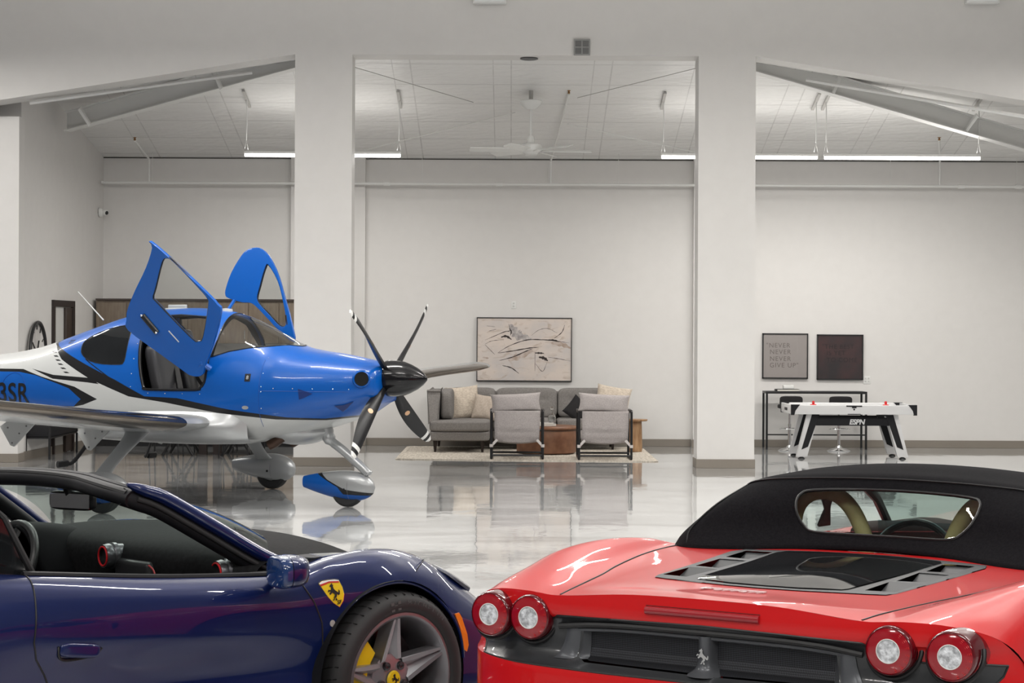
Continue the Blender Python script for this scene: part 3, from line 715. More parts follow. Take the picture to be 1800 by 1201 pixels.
# bar table and stools
def bartable():
    x0, x1, y0, y1, z = 3.84, 5.37, 28.78, 29.2, .875
    t = thing('bar_table', 'narrow black metal bar table against the wall below the prints', 'table', ((x0 + x1) / 2, y0, 0)); w_ = (x1 - x0) / 2
    bm = B(); box(bm, -w_, w_, 0, y1 - y0, z - .035, z, .003); mk('table_top', bm, BLK, t)
    for x in (-w_, w_ - .03):
        for y in (0, y1 - y0 - .03):
            bm = B(); box(bm, x, x + .03, y, y + .03, 0, z - .036); mk('leg', bm, BLK, t, smooth=False)
    bm = B(); box(bm, -w_ + .03, w_ - .03, .01, .028, .21, .23); mk('footrest', bm, BLK, t, smooth=False)
bartable()
def stool(x, y, label):
    t = thing('bar_stool', label, 'stool', (x, y, 0), 0, 'bar stools at the bar table')
    bm = B(); lathe(bm, [(0, 0), (.17, 0), (.175, .008), (.12, .03), (.05, .05), (.03, .08), (0, .08)], 32); mk('base', bm, CHROME, t)
    bm = B(); tube(bm, [(0, 0, .07), (0, 0, .4)], .026, 14); tube(bm, [(0, 0, .4), (0, 0, .62)], .018, 14); mk('pole', bm, CHROME, t)
    bm = B(); tube(bm, [(.15 * math.cos(a), -.06 + .12 * math.sin(a), .33) for a in [2 * PI * k / 20 for k in range(20)]], .008, 6, True); mk('foot_ring', bm, CHROME, t)
    bm = B(); cushion(bm, .34, .34, .07, tr(0, 0, .66), 8, 5); mk('seat', bm, BLKF, t, ang=60)
    bm = B(); cushion(bm, .34, .045, .15, tr(0, -.15, .745) @ rot('X', 8), 8, 5); mk('backrest', bm, BLKF, t, ang=60)
    bm = B(); tube(bm, [(0, -.05, .64), (0, -.15, .64), (0, -.16, .7)], .012, 8); mk('bracket', bm, CHROME, t)
stool(4.15, 28.45, 'black seated chrome bar stool behind the left end of the games table'); stool(4.88, 28.42, 'black seated chrome bar stool behind the middle of the games table')
book(4.18, 28.95, .877, .34, .22, .03, 3, (.012, .012, .014), 'black book lying on the left end of the bar table')
t = thing('tissue_box', 'small white box on the black book on the bar table', 'box', (4.2, 28.95, .909))
bm = B(); box(bm, -.08, .08, -.06, .06, 0, .055, .008); mk('carton', bm, WHITE, t)
bm = B(); box(bm, -.04, .04, -.02, .02, .055, .06, .002); mk('slot', bm, mat('plate_grey', (.55, .55, .53), .5), t)

# air hockey table
def hockey():
    x0, x1, y0, y1 = 3.90, 5.60, 26.45, 27.45
    cx = (x0 + x1) / 2; cy = (y0 + y1) / 2; W_, D_ = (x1 - x0) / 2, (y1 - y0) / 2
    t = thing('air_hockey_table', 'white and black air hockey table standing in front of the bar table', 'game table', (cx, cy, 0))
    WP = mat('gloss_white', (.68, .68, .68), .25)
    z0, z1 = .625, .755
    bm = B()
    for s in (-1, 1):
        box(bm, -W_, W_, s * D_ - .02, s * D_ + .02, z0, z1, .006); box(bm, s * W_ - .02, s * W_ + .02, -D_ + .021, D_ - .021, z0, z1, .006)
    box(bm, -W_ + .02, W_ - .02, -D_ + .02, D_ - .02, z0 + .03, z1 - .035); mk('cabinet', bm, WP, t)
    for sx in (-1, 1):
        for sy in (-1, 1):
            bm = B(); xc, yc = sx * W_, sy * D_
            prism(bm, [(xc + sx * .023, z0 - .01), (xc + sx * .023, z1 + .006), (xc - sx * .10, z1 + .006), (xc - sx * .07, z1 - .03), (xc - sx * .035, z0 + .05), (xc - sx * .02, z0 - .01)], yc - .026, yc + .026)
            mk('corner_guard', bm, DARK, t, smooth=False)
    bm = B(); box(bm, -.11, .11, -D_ - .028, -D_ - .02, z1 - .022, z1 - .004, .002); box(bm, -.03, .03, -D_ - .03, -D_ - .02, z1 - .04, z1 - .02); 
    prism(bm, [(0, z1 - .045), (.014, z1 - .06), (0, z1 - .075), (-.014, z1 - .06)], -D_ - .024, -D_ - .02); box(bm, -.09, .09, -D_ - .024, -D_ - .02, z0 - .0, z0 + .01)
    mk('score_unit', bm, DARK, t, smooth=False)
    bm = B(); box(bm, -W_ - .026, -W_ - .02, -.12, .12, z0 + .04, z0 + .08, .002); mk('goal_slot', bm, DARK, t)
    for sx in (-1, 1):
        bm = B(); box(bm, sx * .62 - .045, sx * .62 + .045, -.2, -.12, z1 - .03, z1 - .01); 
        for sy in (-1, 1):
            yl = sy * (D_ - .14); bm = B()
            A = [(sx * .60, z0), (sx * .72, z0), (sx * .79, .03), (sx * .685, .03)]
            # outer white leg panel
            P = [(sx * .44, z0), (sx * .60, z0), (sx * .735, .03), (sx * .645, .03)]
            P = [(sx * .47, z0), (sx * .63, z0), (sx * .78, .03), (sx * .63, .03)]
            prism(bm, P, yl - .04, yl + .04); mk('leg', bm, WP, t, smooth=False)
            bm = B(); P2 = [(sx * .45, z0 - .002), (sx * .555, z0 - .002), (sx * .70, .135), (sx * .62, .17)]
            P2 = [(sx * .46, z0 - .002), (sx * .565, z0 - .002), (sx * .71, .13), (sx * .62, .17)]
            prism(bm, P2, yl - .046, yl - .0405); mk('leg_inlay', bm, DARK, t, smooth=False)
            bm = B(); lathe(bm, [(0, 0), (.05, 0), (.045, .012), (.015, .03), (0, .03)], 16, tr(sx * .705, yl, 0)); mk('leveler', bm, BLK, t)
    yb = -D_ + .12
    bm = B(); box(bm, -.58, .58, yb - .02, yb + .02, .465, .577, .006); bmb = mk('crossbeam', bm, DARK, t)
    bm = B(); box(bm, -.58, .58, -yb - .02, -yb + .02, .465, .577, .006); mk('crossbeam', bm, DARK, t)
    bm = xf(textmesh('ESPN', .098, .001, bold=.004, shear=.2, space=.95), tr(.06, yb - .0225, .485) @ WALLBASE)
    mk('logo', bm, WP, bmb, smooth=False)
    bm = B(); box(bm, .36, .56, yb - .01, yb + .06, .6, z0 - .001, .01); mk('blower_box', bm, DARK, t)
    RED = mat('red_plastic', (.6, .02, .02), .35)
    for x, y, lb in ((-.50, -.1, 'red air hockey mallet on the left end of the games table'), (.52, -.1, 'red air hockey mallet on the right end of the games table')):
        m = thing('hockey_mallet', lb, 'mallet', (cx + x, cy + y, z1 - .033), 0, 'mallets on the games table')
        bm = B(); lathe(bm, [(0, 0), (.045, 0), (.047, .02), (.04, .03), (.02, .032), (0, .032)], 20); mk('base', bm, RED, m)
        bm = B(); lathe(bm, [(.017, .03), (.02, .06), (.014, .075), (0, .078)], 16); mk('knob', bm, RED, m)
hockey()

# ------------------------------------------------------------------ LEFT BAY: cabinets, doorway, clock, bench, dining set
CAB = noisy(mat('cabinet_laminate', (.17, .13, .09), .5), 7, (.145, .11, .08), (.19, .15, .11), 0, stretch=(4, 4, .6))
CABD = mat('cabinet_dark', (.05, .035, .028), .5)  # darker brown for the panel along the cabinet tops
def cabinets():
    n = 8; x0 = -6.28; wd = .46; yf = 28.75
    for i in range(n):
        xa = x0 + i * wd; xb = xa + wd
        where = 'first from the side wall' if i == 0 else ['', 'second', 'third', 'fourth', 'fifth', 'sixth', 'seventh', 'eighth'][i] + ' from the side wall'
        t = thing('wall_cabinet', 'brown upper wall cabinet behind the airplane, ' + where, 'cabinet', (xa + wd / 2, yf, 1.56), 0, 'upper cabinets on the back wall')
        bm = B(); box(bm, -wd / 2, wd / 2, .02, YB - yf, 0, .64); mk('body', bm, CAB, t, smooth=False)
        bm = B(); box(bm, -wd / 2 + .003, wd / 2 - .003, 0, .019, .003, .61, .002); d = mk('door', bm, CAB, t)
        sx = 1 if i % 2 == 0 else -1
        bm = B(); tube(bm, [(sx * (wd / 2 - .05), 0, .06), (sx * (wd / 2 - .05), -.03, .07), (sx * (wd / 2 - .05), -.03, .2), (sx * (wd / 2 - .05), 0, .21)], .006, 8); mk('handle', bm, CHROME, d)
        t = thing('base_cabinet', 'brown base cabinet under the counter behind the airplane, ' + where, 'cabinet', (xa + wd / 2, yf - .02, 0), 0, 'base cabinets on the back wall')
        bm = B(); box(bm, -wd / 2, wd / 2, .02, YB - yf, .12, .86); mk('body', bm, CAB, t, smooth=False)
        bm = B(); box(bm, -wd / 2, wd / 2, .08, YB - yf, 0, .12); mk('toe_kick', bm, BLK, t, smooth=False)
        bm = B(); box(bm, -wd / 2 + .003, wd / 2 - .003, 0, .019, .13, .85, .002); mk('door', bm, CAB, t)
    L_ = n * wd
    o = thing('crown_panel', 'brown top panel running along the upper cabinets', 'panel', (x0 + L_ / 2, yf - .02, 2.2)); bm = B(); box(bm, -L_ / 2, L_ / 2, 0, YB - yf + .02, .002, .03); mk('panel', bm, CABD, o, smooth=False)
    o = thing('worktop', 'pale worktop running along the base cabinets', 'worktop', (x0 + L_ / 2, yf - .04, .862)); bm = B(); box(bm, -L_ / 2, L_ / 2, 0, YB - yf + .04, 0, .04, .003); mk('slab', bm, mat('quartz', (.6, .6, .58), .25), o)
cabinets()
def wallM(y, z):   # local frame on the left wall: X along the wall (away), Y into the wall, Z up
    a = math.atan2(1, .06)
    return (sidewall(y), y, z), a
def clock():
    loc, a = wallM(26.0, 1.42)
    t = thing('wall_clock', 'large round black rimmed wall clock on the left side wall', 'clock', (loc[0] + .002, loc[1], loc[2]), 0)
    M = rot('Y', 90)
    bm = B(); tube(bm, [(.035, .43 * math.cos(q), .43 * math.sin(q)) for q in [2 * PI * k / 48 for k in range(48)]], .024, 8, True); mk('rim', bm, BLK, t)
    bm = B(); lathe(bm, [(0, .0), (.42, .0), (.42, .012), (0, .012)], 40, M); mk('face', bm, noisy(mat('clock_face', (.6, .58, .55), .5), 4, (.45, .43, .42), (.68, .66, .63)), t)
    for k in range(12):
        q = 2 * PI * k / 12; c, s = math.cos(q), math.sin(q)
        bm = B(); tube(bm, [(.018, .33 * c, .33 * s), (.018, .395 * c, .395 * s)], .009, 6); mk('hour_mark', bm, BLK, t)
    for L_, q in ((.2, 1.1), (.3, 2.6)):
        bm = B(); tube(bm, [(.024, 0, 0), (.024, L_ * math.cos(q), L_ * math.sin(q))], .009, 6); mk('hand', bm, BLK, t)
clock()
def doorway():
    ya, yb_ = 26.72, 27.7; z1 = 2.08; x = lambda y: sidewall(y)
    bm = B()
    box(bm, x(ya) - .0, x(ya) + .04, ya, ya + .08, 0, z1); box(bm, x(yb_) - .0, x(yb_) + .05, yb_ - .1, yb_, 0, z1); prism(bm, [(x(ya), ya), (x(ya) + .04, ya), (x(yb_) + .05, yb_), (x(yb_), yb_)], z1 + .001, z1 + .09, axes='xy')
    o = struct(mk('trim_16', bm, WOODD, smooth=False))
    bm = B(); prism(bm, [(x(ya) + .003, ya + .081), (x(ya) + .012, ya + .081), (x(yb_) + .012, yb_ - .101), (x(yb_) + .003, yb_ - .101)], 0, z1, axes='xy'); struct(mk('doorway_panel', bm, mat('pale_panel', (.6, .6, .58), .4), smooth=False))  # added pale panel standing in for the white room beyond the doorway
    t = thing('mirror_door', 'dark brown door leaf standing in the doorway of the left side wall', 'door', (x(27.3), 27.25, 0))
    bm = B(); box(bm, .013, .055, 0.0, .35, .01, z1 - .01, .004); l = mk('leaf', bm, mat('door_brown', (.035, .022, .016), .45), t)
    bm = B(); tube(bm, [(.055, .05, 1.0), (.1, .05, 1.0), (.1, .14, 1.0)], .009, 8); mk('handle', bm, BLK, l)
doorway()
def bench():
    t = thing('console_bench', 'black framed bench with dark seat by the left pier', 'bench', (-6.37, 25.62, 0))
    for x in (-.16, .16):
        for y in (0, 1.6):
            bm = B(); box(bm, x - .014, x + .014, y - .014, y + .014, 0, .44); mk('leg', bm, BLK, t, smooth=False)
    bm = B()
    for x in (-.16, .16): box(bm, x - .012, x + .012, .015, 1.585, .28, .3)
    box(bm, -.147, .147, -.012, .012, .28, .30); mk('rail', bm, BLK, t, smooth=False)
    bm = B(); box(bm, -.16, .16, -.005, 1.6, .3, .46, .012); mk('upholstered_box', bm, DARK, t)
bench()
def dining():
    t = thing('dining_table', 'dark table on black crossed legs behind the airplane', 'table', (-4.25, 26.9, 0))
    bm = B(); box(bm, -.95, .95, -.42, .42, .71, .75, .008); mk('table_top', bm, WOODD, t)
    for s in (-1, 1):
        bm = B(); box(bm, s * .1 - .055, s * .1 + .055, -.06, .06, 0, .71); mk('pedestal', bm, WOODD, t, smooth=False)
        for q in (-1, 1):
            bm = B(); tube(bm, [(s * .22, q * .3, .71), (s * .62, q * .3, .0)], .022, 6); mk('leg', bm, BLK, t)
            bm = B(); tube(bm, [(s * .62, q * .28, .71), (s * .2, q * .28, .0)], .022, 6); mk('leg', bm, BLK, t)
    lab = ['thin legged black dining chair at the near left of the table', 'thin legged black dining chair at the near right of the table', 'thin legged black dining chair at the far left of the table', 'thin legged black dining chair at the far right of the table']
    proto = None
    for k, (x, y, rz) in enumerate(((-.5, -.67, 0), (.45, -.67, 0), (-.5, .67, 180), (.45, .67, 180))):
        if proto is None:
            proto = c = thing('dining_chair', lab[0], 'chair')
            for a in (-.2, .2):
                for b in (-.2, .2): bm = B(); tube(bm, [(a, b, 0), (a * .92, b * .92, .45)], .011, 6); mk('leg', bm, BLK, c)
            bm = B(); cushion(bm, .46, .46, .06, tr(0, 0, .47), 6, 5); mk('seat', bm, BLKF, c)
            bm = B(); cushion(bm, .44, .05, .34, tr(0, -.22, .68) @ rot('X', 6), 6, 5); mk('backrest', bm, BLKF, c)
        else: c = copy_tree(proto)
        c.location = (-4.25 + x, 26.9 + y, 0); c.rotation_euler = (0, 0, R(rz)); tag(c, lab[k], 'chair', 'dining chairs behind the airplane')
dining()

# ------------------------------------------------------------------ AIRPLANE   local x = forward, y = left (away), z up; r = right side offset towards the camera
PBLUE = mat('aircraft_blue', (.0, .072, .33), .3, coat=.35, spec=.3)
PWHITE = mat('aircraft_white', (.43, .44, .435), .3, coat=.4)
PSILV = mat('aircraft_silver', (.37, .38, .385), .32, .5, coat=.4)
PBLK = mat('aircraft_black', (.008, .008, .009), .3, coat=.2, spec=.35)
TINT = mat('tinted_glass', (.008, .009, .010), .05, spec=.5)
CANOPY = thin_glass('canopy_glass', (.80, .82, .81))
INT = mat('cockpit_black', (.008, .008, .009), .6, spec=.25)
POL = mat('polished_metal', (.21, .18, .15), .16, 1)  # brown of reflected dark surroundings put into the metal's base colour
plane = thing('airplane', 'blue and white single propeller airplane with both gull wing doors open', 'airplane', (-3.29, 19.5, 0), R(-22.7))
TT = [-5.2, -4, -3, -2, -1.2, -.5, .3, 1.0, 1.5, 2.0, 2.2]
HW = [.05, .15, .29, .45, .56, .61, .62, .60, .55, .45, .36]
ZT_T = [-5.2, -4, -3, -2.4, -1.79, -1.07, -.69, -.235, .24, .64, 1.065, 1.26, 1.5, 1.74, 2.09, 2.2]
ZT = [1.42, 1.43, 1.44, 1.47, 1.56, 1.775, 1.885, 1.955, 1.96, 1.895, 1.71, 1.60, 1.545, 1.515, 1.45, 1.42]
ZB_T = [-5.2, -4, -3, -2, -1, -.2, .64, 1.07, 1.48, 1.99, 2.2]
ZB = [1.28, 1.14, 1.0, .84, .68, .60, .60, .65, .74, .90, 1.02]
ZM_T = [-5.2, -3, -2, -1, 0, 1, 1.3, 2.2]; ZM = [1.35, 1.22, 1.13, 1.08, 1.07, 1.10, 1.12, 1.22]
def fus(t, th, off=0):
    hw = lerp1(TT, HW, t) + off; zt = lerp1(ZT_T, ZT, t) + off; zb = lerp1(ZB_T, ZB, t) - off; zm = lerp1(ZM_T, ZM, t)
    c, s = math.cos(th), math.sin(th)
    n = (2.0 if s > 0 else 2.6) + (0.35 if (s > 0 and t > 1.2) else 0)
    x = hw * math.copysign(abs(c) ** (2 / n), c); z = zm + (zt - zm if s > 0 else zm - zb) * math.copysign(abs(s) ** (2 / n), s)
    return Vector((t, -x, z))
def fus_r(t, z, off=0):
    hw = lerp1(TT, HW, t) + off; zt = lerp1(ZT_T, ZT, t) + off; zb = lerp1(ZB_T, ZB, t) - off; zm = lerp1(ZM_T, ZM, t)
    n = (2.0 if z > zm else 2.6) + (0.35 if (z > zm and t > 1.2) else 0)
    q = abs((z - zm) / ((zt - zm) if z > zm else (zm - zb)))
    return hw * max(0, 1 - min(q, 1) ** n) ** (1 / n)
def fuselage(off, t0, t1, nt, na):
    bm = B(); ths = [PI * 2 * k / na for k in range(na)]
    ts = [t0 + (t1 - t0) * i / nt for i in range(nt + 1)]
    V = gridmesh(bm, [[fus(t, th, off) for th in ths] for t in ts], True)
    return bm, V
bm, V = fuselage(0, -5.2, 2.2, 92, 72)
bm.faces.new(V[0])
# rounded cowl front
ths = [PI * 2 * k / 72 for k in range(72)]
ring = V[-1]; cen = Vector((2.2, 0, 1.24))
prev = ring
for q, dx in ((.93, .045), (.8, .065), (.5, .075)):
    nr = [bm.verts.new(Vector((2.2 + dx, 0, 1.255)) + Vector((0, v.co.y, v.co.z - 1.255)) * q) for v in ring]
    for k in range(72): bm.faces.new((prev[k], prev[(k + 1) % 72], nr[(k + 1) % 72], nr[k]))
    prev = nr
bm.faces.new(prev)
DOORP = [(-.29, 1.865), (-.288, 1.68), (-.232, 1.4), (-.17, 1.2), (-.15, 1.165), (-.109, 1.145), (.44, 1.15), (.50, 1.17), (.545, 1.228), (.555, 1.351), (.55, 1.49), (.50, 1.70), (.40, 1.865)]
WSP = [(.575, 1.473), (.754, 1.53), (.943, 1.565), (1.248, 1.595), (1.33, 1.58), (1.4, 2.3), (.52, 2.3), (.585, 1.8), (.60, 1.65)]
REARW = [(-1.03, 1.56), (-1.033, 1.61), (-.99, 1.655), (-.93, 1.69), (-.82, 1.735), (-.7, 1.765), (-.58, 1.785), (-.47, 1.79), (-.45, 1.77), (-.432, 1.624), (-.418, 1.46), (-.43, 1.41), (-.47, 1.39), (-.692, 1.393), (-.85, 1.42), (-.95, 1.465), (-1.003, 1.505)]
UP = [(-1.52, 2.2), (-1.46, 1.60), (-1.39, 1.57), (-.503, 1.236), (-.143, 1.077), (.238, 1.066), (.811, .964), (1.417, .895), (1.759, .886), (2.10, .925), (2.4, 1.02)]
LO = [(-1.56, 2.2), (-1.52, 1.60), (-1.43, 1.57), (-1.247, 1.434), (-.827, 1.243), (-.574, 1.155), (-.332, 1.073), (.106, 1.019), (.685, .928), (1.298, .873), (1.759, .869), (2.10, .908), (2.4, 1.0)]
DOORP = [(v.x, v.y) for v in cat([(a, c, 0) for a, c in DOORP], 2, True)]; REARW = [(v.x, v.y) for v in cat([(a, c, 0) for a, c in REARW], 2, True)]
def paint(poly, mi, filt=lambda c: True):
    for f in cutpoly(bm, poly, (0, 2), filt): f.material_index = mi
# materials: 0 white 1 blue 2 black 3 silver belly
paint(LO + [(2.4, .3), (-.3, .3), (-.9, .9), (-.9, 1.05)][:0] + [(2.4, 2.4), (-1.56, 2.4)], 2)
paint(UP + [(2.4, 2.4), (-1.52, 2.4)], 1)
paint([(-5.2, 1.331), (-1.749, 1.329), (-1.468, 1.256), (-1.008, 1.159), (-.717, 1.038), (-.898, .977), (-1.022, .955), (-5.2, .955)], 2)
paint([(-5.1, 1.295), (-1.789, 1.299), (-1.547, 1.267), (-1.23, 1.185), (-1.081, 1.141), (-.927, 1.034), (-1.022, .96), (-5.1, .96)], 1)
paint([(-1.628, 1.336), (-1.309, 1.275), (-.80, 1.25), (-.7, 1.19), (-.85, 1.205), (-1.309, 1.236)], 2)
for k in range(6):
    a = -1.36 + .052 * k; z = 1.535 - .041 * k; paint([(a - .03, z - .02), (a + .01, z - .035), (a - .05, z - .035 + .0), (a - .085, z - .02)][:4], 2)
for k in range(9):
    a = -.93 + .06 * k; z = 1.44 - .032 * k; paint([(a, z), (a + .02, z), (a + .085, z - .034), (a + .06, z - .034)], 2)
ws = cutpoly(bm, WSP, (0, 2))
ws = [f for f in ws if f.material_index in (0, 1, 2)]
wsb = split(bm, ws)
dr = cutpoly(bm, DOORP, (0, 2)); junk = split(bm, dr); doorloop = junk
rw = cutpoly(bm, REARW, (0, 2)); rwb = split(bm, rw)
body = mk('fuselage', bm, [PWHITE, PBLUE, PBLK, PSILV], plane, ang=40)
b2 = seams(wsb, .006); o = mk('windshield', wsb, CANOPY, plane); mk('windshield_seal', b2, PBLK, o)
for s in (-1, 1):
    part = B()
sides = [[f for f in rwb.faces if f.calc_center_median().y * s > 0] for s in (1, -1)]
q = split(rwb, sides[0]); b2 = seams(q, .004); o = mk('rear_window', q, TINT, plane); mk('window_seal', b2, PBLK, o)
b2 = seams(rwb, .004); o = mk('rear_window', rwb, TINT, plane); mk('window_seal', b2, PBLK, o)
b2 = seams(doorloop, .014); mk('door_frame', b2, PBLK, plane); junk.free()
# lining
bm, V = fuselage(-.04, -1.1, 1.0, 40, 48); bm.faces.new(V[0])
bmesh.ops.delete(bm, geom=cutpoly(bm, [(.575, 1.40), (.754, 1.46), (.943, 1.50), (1.3, 1.52), (1.4, 2.3), (.50, 2.3), (.585, 1.8)], (0, 2)), context='FACES')
bmesh.ops.delete(bm, geom=cutpoly(bm, DOORP, (0, 2)), context='FACES')
mk('cabin_lining', bm, INT, plane)
bm = B(); box(bm, -.80, .85, -.42, .42, .78, .81); mk('cabin_floor', bm, INT, plane)
bm = B(); net(bm, [[(1.22, -.42, 1.3), (1.24, -.26, 1.45), (1.26, 0, 1.52), (1.24, .26, 1.45), (1.22, .42, 1.3)], [(.86, -.52, 1.3), (.83, -.32, 1.53), (.82, 0, 1.58), (.83, .32, 1.53), (.86, .52, 1.3)], [(.82, -.52, 1.1), (.80, -.32, 1.30), (.80, 0, 1.3), (.80, .32, 1.30), (.82, .52, 1.1)]], 4, 6)
mk('instrument_panel', bm, INT, plane)
SEATM = mat('seat_leather', (.03, .03, .033), .4)
for y in (.26, -.26):
    bm = B(); cushion(bm, .5, .44, .16, tr(.16, y, 1.0), 8, 5); c_ = mk('seat_cushion', bm, SEATM, plane, ang=60)
    bm = B(); cushion(bm, .14, .44, .62, tr(-.14, y, 1.3) @ rot('Y', -14), 10, 5); b_ = mk('seat_back', bm, SEATM, plane, ang=60)
    bm = B(); cushion(bm, .10, .26, .17, tr(-.24, y, 1.66) @ rot('Y', -10), 8, 4); mk('headrest', bm, SEATM, b_, ang=60)
    bm = B(); tube(bm, cat([(-.22, y - math.copysign(.18, y), 1.6), (-.12, y - math.copysign(.12, y) * 0 + .12 * (1 if y < 0 else -1), 1.4), (.02, y, 1.12)], 6), .02, 6, flat=.2); mk('seat_belt', bm, BLK, b_)
    bm = B(); box(bm, .045, .05, y - .12, y + .12, 1.12, 1.5); xf(bm, Matrix()); bm.free()
# small pieces on the fuselage
def onside(t, z, off=.002, side=1): return Vector((t, -side * (fus_r(t, z) + off), z))
def patch(name, poly, m, off=.003, th=.004):
    b = B(); fs = []
    top = [b.verts.new(onside(t, z, off)) for t, z in poly]; bot = [b.verts.new(onside(t, z, off - th)) for t, z in poly]
    b.faces.new(top); n = len(poly)
    for i in range(n): b.faces.new((top[i], top[(i + 1) % n], bot[(i + 1) % n], bot[i]))
    return mk(name, b, m, plane, smooth=False)
bt = textmesh('3SR', .285, .0008, 'LEFT', bold=.004, space=1.08); bmesh.ops.subdivide_edges(bt, edges=bt.edges, cuts=1)
for v in bt.verts:
    t = -2.06 + v.co.x * .92; z = .985 + v.co.y; v.co = onside(t, z, .0035 + v.co.z)
mk('registration_lettering', bt, PBLK, plane, smooth=False)
b = B(); tube(b, [onside(-1.84 + .17 * math.cos(q), 1.12 + .17 * math.sin(q), .002) for q in [2 * PI * k / 40 for k in range(40)]], .002, 5, True); mk('roundel_ring', b, mat('pin_stripe', (.01, .06, .3), .4), plane)
pb = patch('fuel_badge', [(.985, 1.315), (1.045, 1.315), (1.045, 1.24), (.985, 1.24)], PBLK)
bt = textmesh('8', .05, .0005, bold=.001)
for v in bt.verts: v.co = onside(1.015 + v.co.x, 1.262 + v.co.y, .006 + v.co.z)
mk('lettering', bt, PSILV, pb, smooth=False)
bt = textmesh('22T', .05, .0005, 'LEFT', bold=.001)
for v in bt.verts: v.co = onside(-1.27 + v.co.x, 1.60 + v.co.y, .003 + v.co.z)
mk('model_lettering', bt, PBLK, plane, smooth=False)
patch('air_duct', [(1.555, 1.175), (1.565, 1.07), (1.62, 1.09), (1.70, 1.13), (1.62, 1.155)], mat('duct_dark', (.003, .02, .12), .4), .003)
patch('air_duct', [(1.90, 1.015), (1.95, .955), (2.0, .99), (2.075, 1.055), (1.98, 1.02)], mat('duct_dark', (.003, .02, .12), .4), .012, .016)
patch('step_plate', [(1.0 + .035 * math.cos(q), .985 + .018 * math.sin(q)) for q in [2 * PI * k / 20 for k in range(20)]], PSILV)
b = B(); tube(b, [onside(1.147, z, .0005) for z in [.80 + i * .05 for i in range(14)]], .0025, 5); tube(b, [onside(t, 1.15 + .0 * t, .0005) for t in [1.147 + i * .1 for i in range(10)]], .0025, 5); mk('cowl_seam', b, mat('seam_blue', (.003, .05, .25), .4), plane)
b = B()
for t, z in [(1.17, z) for z in (1.47, 1.32, 1.19, 1.14, .98)] + [(t, 1.175) for t in (1.3, 1.5, 1.7, 1.9, 2.05)] + [(.02 - .33, z) for z in (1.75, 1.6, 1.45, 1.3, 1.17)] + [(t, 1.11) for t in (-.1, .1, .3, .5)]:
    bmesh.ops.create_uvsphere(b, u_segments=8, v_segments=6, radius=.006, matrix=Matrix.Translation(onside(t, z, .0)))
mk('rivet', b, CHROME, plane)['kind'] = 'stuff'
# engine inlets
for s in (1, -1):
    M = tr(2.155, -s * (fus_r(2.155, 1.275) + .004), 1.275) @ rot('Z', -s * 56) @ rot('Y', 90)
    b = B(); lathe(b, [(.082, -.03), (.088, .0), (.082, .022), (.072, .03), (.066, .022), (.064, -.02), (0, -.03)], 28, M); o = mk('cooling_inlet', b, PBLUE, plane)
    b = B(); lathe(b, [(0, .027), (.067, .027), (.067, .018), (0, .018)], 28, M); mk('inlet_hole', b, mat('void_black', (.002, .002, .002), .9), o)
# spinner and propeller
prop = B(); Mx = tr(2.30, 0, 1.275) @ rot('Y', 90)
b = B(); lathe(b, [(0, -.06), (.17, -.06), (.178, -.045), (.178, 0), (.176, .06), (.165, .13), (.14, .20), (.105, .27), (.062, .33), (.02, .372), (0, .378)], 48, Mx); sp = mk('spinner', b, mat('spinner_black', (.004, .004, .005), .16, coat=.2, spec=.35), plane)
for k in range(4):
    a = R(39 if k == 0 else (180 - 39 if k == 1 else (180 + 39 if k == 2 else -39)))
    b = B(); G = []; tip = B(); G2 = []
    NS = 22
    for i in range(NS + 1):
        q = .10 + (1.09 - .10) * i / NS; u = (q - .1) / .99
        ch = .05 + .095 * math.sin(min(1, u / .55) * PI / 2) if u < .55 else .145 - .065 * ((u - .55) / .45) ** 2
        if i == NS: ch *= .55
        tw = -R(62 - 44 * u); th = .034 * (1 - .8 * u) + .004
        sweep = -.035 * u * u * 1.6 + .03 * math.sin(u * PI)
        sec = []
        for (c, h) in ((-.5, 0), (-.3, .8), (0, 1), (.3, .7), (.5, 0), (.3, -.4), (0, -.5), (-.3, -.4)):
            y = c * ch + sweep; x = h * th
            sec.append(Vector((x * math.cos(tw) + y * math.sin(tw), -x * math.sin(tw) + y * math.cos(tw), q)))
        G.append(sec)
    V = gridmesh(b, G, True); b.faces.new(V[0]); b.faces.new(V[-1])
    for f in b.faces:
        c = f.calc_center_median().z
        f.material_index = 1 if (c > 1.06 or .955 < c < 1.005) else 0
    xf(b, tr(2.275, 0, 1.275) @ Matrix.Rotation(a - PI / 2, 4, 'X'))
    bl = mk('propeller_blade', b, [mat('blade_black', (.007, .007, .008), .38, spec=.35), mat('blade_white', (.62, .62, .60), .35)], sp, ang=50)
    bd = B(); lathe(bd, [(0, 0), (.028, 0), (.028, .002), (0, .002)], 20); 
    q = .52; u = (q - .1) / .99; tw = -R(62 - 44 * u)
    th_ = .034 * (1 - .8 * u) + .003; sw_ = -.056 * u * u + .03 * math.sin(u * PI)
    xf(bd, tr(2.275, 0, 1.275) @ Matrix.Rotation(a - PI / 2, 4, 'X') @ tr(th_ * math.cos(tw) + sw_ * math.sin(tw), -th_ * math.sin(tw) + sw_ * math.cos(tw), q) @ Matrix.Rotation(-tw, 4, 'Z') @ Matrix.Rotation(PI / 2, 4, 'Y'))
    mk('maker_badge', bd, mat('badge_gold', (.6, .36, .2), .4), sp)
